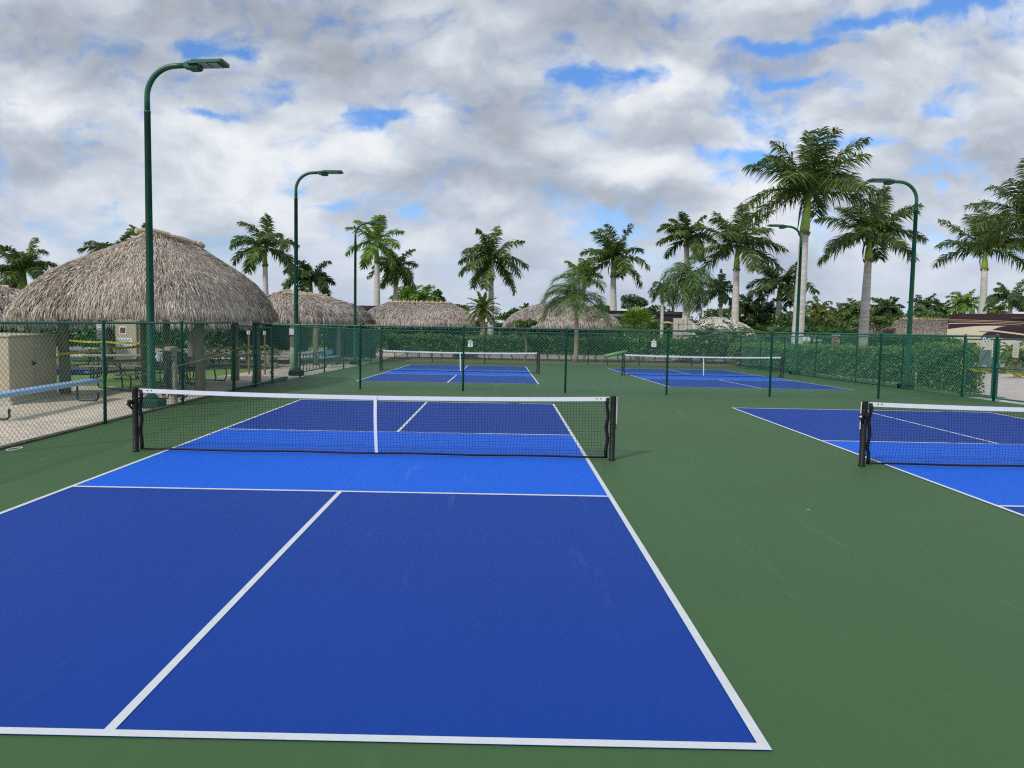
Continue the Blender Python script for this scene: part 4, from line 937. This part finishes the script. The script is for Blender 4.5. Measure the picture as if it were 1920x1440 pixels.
# pole signs on the left
def pole_sign(px, Y, z1, z0, wd, label, mt='paper', rows=5, pole='white', name='sign'):
    p = at(px, 650, Y); g = gz(Y); e = empty(name, (p.x, Y, g), label, 'sign'); m = MB(); m.box((0, 0, (z1+z0)/2-g), (wd, .02, z1-z0)); s = m.build('sign_board', Mt[mt], e)
    m = MB(); rr = random.Random(int(px))
    for k in range(rows):
        z = z1-g-(k+.7)*(z1-z0)/(rows+.4); m.box((rr.uniform(-.02, .02), -.013, z), (wd*.5, .005, .016)); m.box((wd*.12*(-1)**k, -.013, z-.03), (.018, .005, .05))
    m.build('sign_marks', Mt['ink'], s)
    m = MB(); m.tube([(0, .03, -.05), (0, .03, z1-g-.05)], .035, 8); m.build('sign_post', Mt[pole], e); return e
a_ = at(190, 607, 18.3).z; b_ = at(190, 636, 18.3).z; pole_sign(190, 18.3, a_, b_, .36, 'white scoreboard sign on a white post behind the left fence post')
a_ = at(67, 605, 18.3).z; b_ = at(67, 626, 18.3).z; pole_sign(67, 18.3, a_, b_-.1, .36, 'white scoreboard sign showing above the beige cabinet')
a_ = at(40, 608, 19).z; b_ = at(40, 620, 19).z; pole_sign(40, 19, a_, b_, .26, 'small grey notice above the beige cabinet near the left edge', 'weather', 3, 'bark')
a_ = at(437, 612, 17).z; b_ = at(437, 637, 17).z; pole_sign(437, 17, a_, b_, .17, 'narrow white sign just left of the gate post', 'paper', 4, 'bark')
a_ = at(466, 620, 16).z; b_ = at(466, 627, 16).z; pole_sign(466, 16, a_, b_, .12, 'tiny white card on a dark post inside the left gate', 'paper', 1, 'bark')
a_ = at(496, 621, 16).z; b_ = at(496, 628, 16).z; pole_sign(496, 16, a_, b_, .10, 'tiny white card seen through the farther left gate leaf', 'paper', 1, 'bark')
# bench beside the left fence
e = empty('bench', (-7.5, 4.2, 0), 'long pale blue metal bench with black legs behind the left fence', 'bench', rz=R(3))
m = MB(); m.bbox((-.02, 0, .455), (.30, 3.7, .045), .01); m.bbox((.115, 0, .43), (.02, 3.7, .07), .006); m.build('seat', Mt['benchblue'], e)
for y in (-1.5, 1.55):
    m = MB(); m.tube([(-.22, y, .43), (-.22, y, .06), (-.18, y, .02), (.20, y, .02), (.24, y, .06), (.24, y, .2)], .022, 8); m.tube([(-.22, y, .42), (.12, y, .42)], .02, 8); m.build('leg', Mt['blackmetal'], e)
# picnic tables
def picnic(x, y, rz, label):
    e = empty('picnic_table', (x, y, gz(y)), label, 'picnic table', 'weathered picnic tables under the pavilion', None, rz)
    m = MB()
    for k in range(5): m.bbox((0, -.32+k*.16, .74), (1.85, .145, .04), .006)
    m.build('table_top', Mt['weather'], e)
    for s in (-1, 1):
        m = MB()
        for k in range(2): m.bbox((0, s*(.66+k*.14), .44), (1.85, .13, .04), .006)
        m.build('seat', Mt['weather'], e)
    for s in (-1, 1):
        m = MB(); x_ = s*.62
        m.tube([(x_, -.30, .71), (x_, -.42, .10), (x_, -.38, .03), (x_, .38, .03), (x_, .42, .10), (x_, .30, .71)], .022, 8)
        for q in (-1, 1): m.tube([(x_, q*.36, .40), (x_, q*.80, .41), (x_, q*.80, .15), (x_, q*.74, .03), (x_, q*.40, .03)], .022, 8)
        m.tube([(x_, 0, .71), (x_-s*.45, 0, .30), (x_, 0, .30)], .016, 6); m.build('leg', Mt['blackmetal'], e)
    return e
picnic(-8.05, 8.75, R(58), 'weathered picnic table behind the leftmost visible fence post')
picnic(-7.75, 11.3, R(75), 'weathered picnic table between the light pole and the pavilion trunk')
picnic(-10.6, 12.4, R(20), 'weathered picnic table deep under the pavilion roof')
# coiled hoses on the fence post
rnd.seed(5); e = empty('hose_rack', (-5.52, 5.55, 0), 'black hoses coiled on a rack beside the first light pole', 'hose rack')
m = MB(); m.tube([(.02, 0, 0), (.02, 0, 1.28)], .055, 10); m.bbox((-.05, 0, 1.22), (.16, .34, .10), .02); m.build('rack_post', Mt['weather'], e)
m = MB()
for k in range(11):
    cz = .62+U(-.05, .06); ry = .24+U(-.1, .12); rz_ = .50+U(-.1, .06); ox = -.10+U(-.10, .14); oy = U(-.30, .46); tl = U(-.25, .25)
    m.tube([(ox+tl*.2*sin(a*2*pi/20), oy+ry*cos(a*2*pi/20)+tl*.2*sin(a*2*pi/20), cz+rz_*sin(a*2*pi/20)) for a in range(21)], .014, 6, False)
m.build('hose_coil', Mt['hose'], e, True)
m = MB(); m.bbox((-.10, -.42, 1.06), (.03, .22, .20), .01); m.build('tag_plate', Mt['paper'], e)
# drink of rope strung across the fence
m = MB(); m.tube([(-5.24, 5.0, .86), (-5.24, 6.2, .93), (-5.24, 7.6, 1.03), (-5.24, 8.3, 1.08)], .005, 5); tag(m.build('cord', Mt['metal']), 'thin pale cord strung along the left fence above the net', 'cord')
# paddle shaped litter: white ring on the court by the fence
p = Vector((-5.15, -.02, .010)); m = MB(); m.tube([(p.x+.07*cos(a*pi/10), p.y+.13*sin(a*pi/10), p.z) for a in range(21)], .006, 6, False); tag(m.build('ring', Mt['paper']), 'thin pale ring lying by the left fence foot', 'ring')
# notice post and further posts of the far left huts
p = at(549, 693, 19.6); e = empty('notice_post', (p.x, 19.6, gz(19.6)), 'round timber post with black framed notice, pale green lower half', 'notice post')
m = MB(); m.tube([(0, 0, -.02), (.01, 0, .6), (0, 0, 1.3), (0, 0, 2.15)], [.13, .125, .115, .11], 12); m.build('timber', Mt['bark'], e, True)
m = MB(); m.tube([(0, 0, 0), (.01, 0, .6), (.003, 0, .95)], [.135, .130, .124], 12); m.build('painted_base', mat('pale_green_paint', (.30, .36, .27), .8, var=.3, vscale=9), e, True)
m = MB(); m.bbox((0, -.14, 1.62), (.26, .04, .34), .01); f_ = m.build('notice_frame', Mt['blackmetal'], e); m = MB(); m.box((0, -.164, 1.62), (.19, .006, .26)); m.build('notice_paper', Mt['paper'], f_)
for px, Y, lb in ((592, 24.4, 'thinner timber post right of the framed notice post'), (634, 26, 'pale timber post left of the far fence posts')):
    p = at(px, 670, Y); m = MB(); m.tube([(0, 0, -.02), (.01, 0, .8), (0, 0, 2.1)], [.13, .12, .10], 10); tag(m.build('timber_post', Mt['bark'], None, True, (p.x, Y, gz(Y))), lb, 'post')
# low wooden rail fence
e = empty('rail_fence', at(418, 688, 20.8), 'low weathered wooden rail fence behind the pavilion lawn', 'rail fence'); e.location.z = gz(20.8); O = e.location.copy()
m = MB(); a, b_ = at(60, 672, 21.5)-O, at(560, 672, 20.6)-O
m.tube([(a.x, a.y, .50), (b_.x, b_.y, .50)], .055, 8); m.tube([(a.x, a.y, .12), (b_.x, b_.y, .12)], .05, 8); m.build('rail', Mt['weather'], e)
for k in range(10):
    q = a.lerp(b_, k/9); m = MB(); m.bbox((q.x, q.y, .32), (.14, .14, .68), .02); m.build('post', Mt['weather'], e)
m = MB(); p = at(508, 685, 20.2); m.bbox((0, 0, .13), (.62, .20, .24), .04); tag(m.build('timber_sleeper', Mt['bark'], None, False, (p.x, 20.2, gz(20))), 'short dark timber sleeper on the grass inside the gate', 'sleeper')
# flowers
for i, (px, py, Y, lb) in enumerate([(325, 650, 22, 'white flowering shrub left of the pavilion corner trunk'), (398, 649, 22, 'rounded white blossom clump right of the pavilion corner trunk'), (448, 653, 22, 'white flowering shrub behind the gate post'), (500, 652, 22.5, 'white flowering shrub behind the farther gate leaf')]):
    rnd.seed(70+i); p = at(px, py, Y); g = gz(Y)-.05; e = empty('flowering_shrub', (p.x, Y, g), lb, 'shrub', 'white flowering shrubs'); m = MB(); leaf_blob(m, (0, 0, (p.z-g)*.6), .7, .4, (p.z-g)*.55, 500, .11); m.build('foliage', Mt['hedge'], e)
    m = MB(); leaf_blob(m, (0, -.1, (p.z-g)), .55, .35, .14, 26 if i != 1 else 60, .13, hollow=.7); m.build('flowers', Mt['flower'], e)
# bike rack / metal benches right of the second light pole
e = empty('bike_rack', (-5.95, 15.9, gz(16)), 'dark tubular rack beside the second light pole', 'bike rack', rz=R(86)); m = MB()
m.tube([(0, 0, .05), (3.6, 0, .05)], .025, 8); m.tube([(.1, 0, .72), (3.2, 0, .72)], .025, 8)
for k in range(9): m.tube([(.2+k*.36, 0, .05), (.2+k*.36, 0, .72)], .018, 6)
m.tube([(3.2, 0, .72), (3.55, 0, .62), (3.7, 0, .38), (3.55, 0, .14), (3.2, 0, .05)], .025, 8); m.build('rack_frame', Mt['blackmetal'], e)
e = empty('bench', (-6.35, 22.6, gz(22.6)), 'short pale blue bench on curled black legs before the far hut', 'bench', rz=R(84))
m = MB(); m.bbox((0, 0, .46), (1.9, .36, .05), .01); m.bbox((0, .20, .66), (1.9, .04, .22), .01); m.build('seat', Mt['benchblue'], e)
for x in (-.75, .75):
    m = MB(); m.tube([(x, -.2, .44), (x, -.26, .25), (x, -.1, .05), (x, .15, .03), (x, .24, .2), (x, .2, .7)], .022, 8); m.build('leg', Mt['blackmetal'], e)

# ------------------------------------------------------------------ things at the back fence and right side
def court_sign(x, num, label):
    Y = 30.25; g = gz(Y); e = empty('court_sign', (x, Y, g), label, 'sign', 'white court number signs'); zc = at(1226 if x > 5 else 882, 644, Y).z-g
    m = MB(); m.prism([(-.14, -.20), (.14, -.20), (.14, .13), (.09, .13), (0, .24), (-.09, .13), (-.14, .13)], (0, -.035, zc), (1, 0, 0), (0, 0, 1), (0, .012, 0)); s = m.build('sign_board', Mt['white'], e)
    text_obj(num, .20, 'number', Mt['ink'], s, (0, -.040, zc-.085), (R(90), 0, 0)); text_obj('COURT', .075, 'lettering', Mt['ink'], s, (0, -.040, zc+.055), (R(90), 0, 0))
    m = MB(); m.lathe((0, 0, 0), [(.001, 0), (.03, .001), (.03, .004), (.001, .005)], 10); m.v = [(vx, -.042+vz, zc+.15+vy) for vx, vy, vz in m.v]; m.build('emblem', Mt['ink'], s)
court_sign(at(882, 640, 30.25).x, '2', 'white house shaped court sign reading 2, on the back fence above the pale stone mound'); court_sign(at(1226, 640, 30.25).x, '1', 'white house shaped court sign reading 1, on the back fence right of the green roller')
a, b_ = at(1133, 668, 29.6), at(1176, 659, 29.8); e = empty('court_roller', (a.x, 29.6, gz(29.6)), 'green court roller leaning on the back fence behind the right net', 'roller')
m = MB(); A_, B_ = a-e.location, b_-e.location; m.tube([A_, B_], .10, 14); m.build('roller_drum', Mt['roller'], e, True)
m = MB(); m.tube([A_+Vector((.1, 0, 0)), (A_.x-.35, 0, 0)], .025, 6); m.tube([A_+Vector((.15, 0, 0)), (A_.x+.2, .05, 0)], .02, 6); m.build('roller_frame', Mt['blackmetal'], e)
p = at(871, 660, 37); m = MB(); rnd.seed(9)
V = []; 
for i in range(7):
    for j in range(14):
        th = 2*pi*j/14; ph = pi/2*i/6; r_ = .85*(1+.10*sin(3*th+i)+.06*sin(7*th)); V.append((r_*cos(ph)*cos(th), r_*cos(ph)*sin(th)*.8, 1.15*sin(ph)))
m.add(V, [(i*14+j, i*14+(j+1) % 14, (i+1)*14+(j+1) % 14, (i+1)*14+j) for i in range(6) for j in range(14)]); tag(m.build('stone_mound', Mt['stone'], None, True, (p.x, 36.6, gz(37)-.05)), 'pale rounded stone mound behind the number 2 sign', 'rock')
# white stone planter under the shaggy palm
p = at(1280, 610, 37.4); m = MB(); g = gz(37); top = at(1280, 597, 37.4).z
for k in range(7):
    for j in range(4): m.bbox((-.45+.3*j+U(-.02, .02), 0, (top-g)*(k+.5)/7), (.29, .5+U(-.05, .05), (top-g)/7-.01), .03)
tag(m.build('stone_planter', mat('white_stone', (.62, .59, .52), .85, c2=(.42, .37, .30), vscale=4, bump=.6, bscale=12), None, False, (p.x, 37.4, g)), 'white stacked stone planter wall under the shaggy palm', 'planter')
# globe lamp
Yg = 24.5; p = at(1512, 637, Yg); e = empty('globe_lamp', (p.x, Yg, gz(Yg)), 'white globe lamp on a white post above the right hedge', 'lamp'); g = gz(Yg)
m = MB(); m.tube([(0, 0, 0), (0, 0, p.z-g-.14)], .035, 10); m.build('lamp_post', Mt['white'], e)
m = MB(); m.lathe((0, 0, p.z-g), [(.19*sin(pi*k/12)+.001, -.19*cos(pi*k/12)) for k in range(13)], 20); m.build('globe', Mt['white'], e, True)
# stop sign
Ys = 41; p = at(1567, 640, Ys); e = empty('stop_sign', (p.x, Ys, gz(Ys)), 'red octagonal stop sign above the right hedge', 'stop sign'); g = gz(Ys); zc = p.z-g
oc = lambda r_: [(r_*cos(R(22.5+45*k)), r_*sin(R(22.5+45*k))) for k in range(8)]
m = MB(); m.prism(oc(.31), (0, 0, zc), (1, 0, 0), (0, 0, 1), (0, .01, 0)); s = m.build('white_border', Mt['white'], e); m = MB(); m.prism(oc(.285), (0, -.006, zc), (1, 0, 0), (0, 0, 1), (0, .004, 0)); m.build('red_face', Mt['red'], s)
text_obj('STOP', .20, 'lettering', Mt['white'], s, (0, -.012, zc), (R(90), 0, 0), .004)
m = MB(); m.tube([(0, .03, 0), (0, .03, zc+.42)], .03, 8); m.build('sign_post', Mt['metal'], e); m = MB(); m.bbox((0, .0, zc+.43), (.62, .03, .12), .005); m.build('street_name_plate', mat('pale_blue_sign', (.25, .45, .50), .5), e)
p = at(1533, 638, 40); m = MB(); m.bbox((0, 0, p.z-gz(40)), (.55, .3, .10), .02); m.tube([(-.22, 0, 0), (-.22, 0, p.z-gz(40))], .03, 6); m.tube([(.22, 0, 0), (.22, 0, p.z-gz(40))], .03, 6)
tag(m.build('meter_stand', Mt['cream'], None, False, (p.x, 40, gz(40))), 'small cream topped utility stand between globe lamp and stop sign', 'utility stand')
# sign board and notices on the right gate
gx = RX+.9
e = empty('plaque', (RX+.05, 10.12, 0), 'grey rectangular plaque hanging on the gate by the hedge', 'plaque')
MB().bbox((0, 0, 1.14), (.03, .46, .50), .008).build('plaque_board', Mt['grey'], e); MB().box((-.018, .0, .93), (.004, .18, .035)).build('plaque_label', Mt['white'], e)
e = empty('notice', (RX-.035, 9.95, 0), 'crumpled white notice tied to the top of the gate by the hedge', 'notice')
for k, (dy, z, a) in enumerate([(0, 1.60, .7), (.10, 1.66, -.6)]):
    m = MB(); t = Matrix.Rotation(a, 3, 'X'); m.box((-.004*k, dy, z), (.004, .11, .24), 0, t); m.build('sheet', Mt['paper'], e)
    m = MB(); m.box((-.004*k-.004, dy, z), (.003, .03, .18), 0, t); m.build('ink_block', mat('blue_ink', (.12, .16, .35), .6), e)
e = empty('notice', (RX-.035, 8.85, 0), 'cream laminated notice hanging on the rightmost gate leaf', 'notice')
m = MB(); m.box((0, 0, 1.42), (.006, .22, .38), 0, Matrix.Rotation(.06, 3, 'X')); s = m.build('sheet', mat('cream_notice', (.62, .58, .40), .5), e); m = MB(); m.box((-.005, .0, 1.58), (.004, .20, .08)); m.build('sheet_header', mat('pale_blue_header', (.45, .52, .70), .5), s)
m = MB()
for k in range(6): m.box((-.005, (k % 2)*.01, 1.49-k*.04), (.003, .14, .008))
m.build('notice_lines', Mt['weather'], s)
p = at(1869, 690, 22); m = MB(); g = gz(22); m.tube([(0, 0, 0), (0, 0, .8)], .035, 8); m.bbox((0, 0, .82), (.16, .16, .08), .02); tag(m.build('hydrant_post', Mt['white'], None, False, (p.x, 22, g)), 'small white marker post beyond the gates', 'marker post')

# ------------------------------------------------------------------ motorhomes
def motorhome(px0, Y, ztop, length, label, body, low, stripes, rz=0.0, left=True, name='motorhome', windows=(), lowtop=.72):
    p = at(px0, 600, Y); g = gz(Y)-.05; e = empty(name, (p.x, Y, g), label, 'motorhome', 'parked motorhomes', None, rz); H = ztop-g
    m = MB(); prof = [(.02, .45), (.0, 1.2), (.08, H-.35), (.22, H-.08), (.45, H), (length-.1, H), (length, H-.2), (length, .45)]
    m.prism(prof, (0, 0, 0), (1, 0, 0), (0, 0, 1), (0, 2.5, 0)); m.build('body', Mt[body], e)
    m = MB(); m.prism([(.035, .45), (.018, 1.25), (.05, H*lowtop), (length-.02, H*lowtop), (length-.02, .45)], (0, -.012, 0), (1, 0, 0), (0, 0, 1), (0, .010, 0)); m.build('lower_side', Mt[low], e)
    for si, (mt, poly) in enumerate(stripes):
        m = MB(); m.prism([(a, H*b_) for a, b_ in poly], (0, -.030-.014*si, 0), (1, 0, 0), (0, 0, 1), (0, .009, 0)); m.build('stripe', Mt[mt], e)
    for x0, x1, z0, z1 in windows:
        m = MB(); m.bbox(((x0+x1)/2, -.02, H*(z0+z1)/2), (x1-x0, .03, H*(z1-z0)), .01); m.build('window', Mt['glass'], e)
    m = MB(); m.tube([(1.0 if length < 9 else 4.0, -.19, H*.91), (length-.5, -.19, H*.91)], .08, 8); m.build('awning', Mt['rvblack'], e)
    for x in (1.9, length-2.6):
        w_ = MB(); w_.lathe((0, 0, 0), [(.2, 0), (.42, .02), (.47, .08), (.47, .22), (.42, .28)], 18); w_.v = [(x+vx, -.03+vz, .47+vy) for vx, vy, vz in w_.v]; wo_ = w_.build('wheel', Mt['blackmetal'], e, True)
        w_ = MB(); w_.lathe((0, 0, 0), [(.02, 0), (.22, .01), (.25, .04)], 14); w_.v = [(x+vx, -.045+vz, .47+vy) for vx, vy, vz in w_.v]; w_.build('rim', Mt['metal'], wo_, True)
    for q_ in (.4, .75): MB().bbox((length*q_, 1.2, H+.08), (.9, .8, .18), .04).build('roof_unit', Mt['white'], e)
    return e
sw = lambda f, n=14: [f(k/n) for k in range(n+1)]
motorhome(1776, 45, at(1850, 589, 45).z, 11.5, 'maroon and cream motorhome parked at the right edge', 'maroon', 'cream',
    [('maroon', [(.055, .675)]+sw(lambda t: (.055+2.9*t, .675+.085*sin(t*pi/2)))+[(11.4, .76), (11.4, .965), (.16, .965)]),
     ('cream', sw(lambda t: (.10+4.6*t, .800+.018*sin(t*pi)-.02*t))+sw(lambda t: (4.7-4.6*t, .776+.018*sin(t*pi)+.008*t))),
     ('tan', sw(lambda t: (.12+5.8*t, .875+.012*sin(t*pi)-.05*t))+sw(lambda t: (5.92-5.8*t, .816+.012*sin(t*pi)+.05*t))),
     ('tan', sw(lambda t: (.12+5.6*t, .850+.010*sin(t*pi)-.05*t))+sw(lambda t: (5.72-5.6*t, .792+.010*sin(t*pi)+.05*t))),
     ('maroon', [(2.25, .50)]+sw(lambda t: (2.3+1.6*t, .56+.195*sin(t*pi/2)))+[(11.4, .755), (11.4, .45), (5.4, .45), (3.2, .53)]),
     ('cream', [(2.1, .645), (3.0, .640), (4.6, .585), (6.5, .50), (6.5, .52), (4.6, .615), (3.0, .668), (2.1, .668)]),
     ], rz=R(-33), lowtop=.765, windows=((.45, 1.05, .27, .40), (1.2, 2.0, .27, .40)))
motorhome(1105, 54, at(1180, 583, 54).z, 9.2, 'black motorhome with pale swirl behind the fan palm bush', 'rvblack', 'rvblack',
    [('cream', sw(lambda t: (6.2+1.9*t, .66+.10*sin(t*pi)))+sw(lambda t: (8.1-1.9*t, .66+.055*sin(t*pi)))), ('cream', sw(lambda t: (5.4+2.0*t, .70-.12*t+.02*sin(t*pi)))+sw(lambda t: (7.4-2.0*t, .55+.12*t))), ('grey', [(0.1, .86), (4.0, .86), (4.0, .92), (.1, .92)]),
     ('cream', [(5.2, .42), (8.9, .42), (8.9, .46), (5.2, .47)])])
motorhome(664, 56, at(690, 573, 56).z, 8.0, 'dark red motorhome roof seen between two thatched huts', 'rvblack', 'rvred',
    [('tan', sw(lambda t: (1.0+2.0*t, .80+.02*sin(t*pi)))+sw(lambda t: (3.0-2.0*t, .79))), ('tan', sw(lambda t: (1.4+2.0*t, .70+.06*t))+sw(lambda t: (3.4-2.0*t, .74-.06*t)))])
motorhome(-130, 34, at(10, 535, 34).z, 5.6, 'pale motorhome roof edge behind the palm at the left edge', 'cream', 'cream', [('tan', [(.1, .95), (5.5, .95), (5.5, .965), (.1, .965)])])
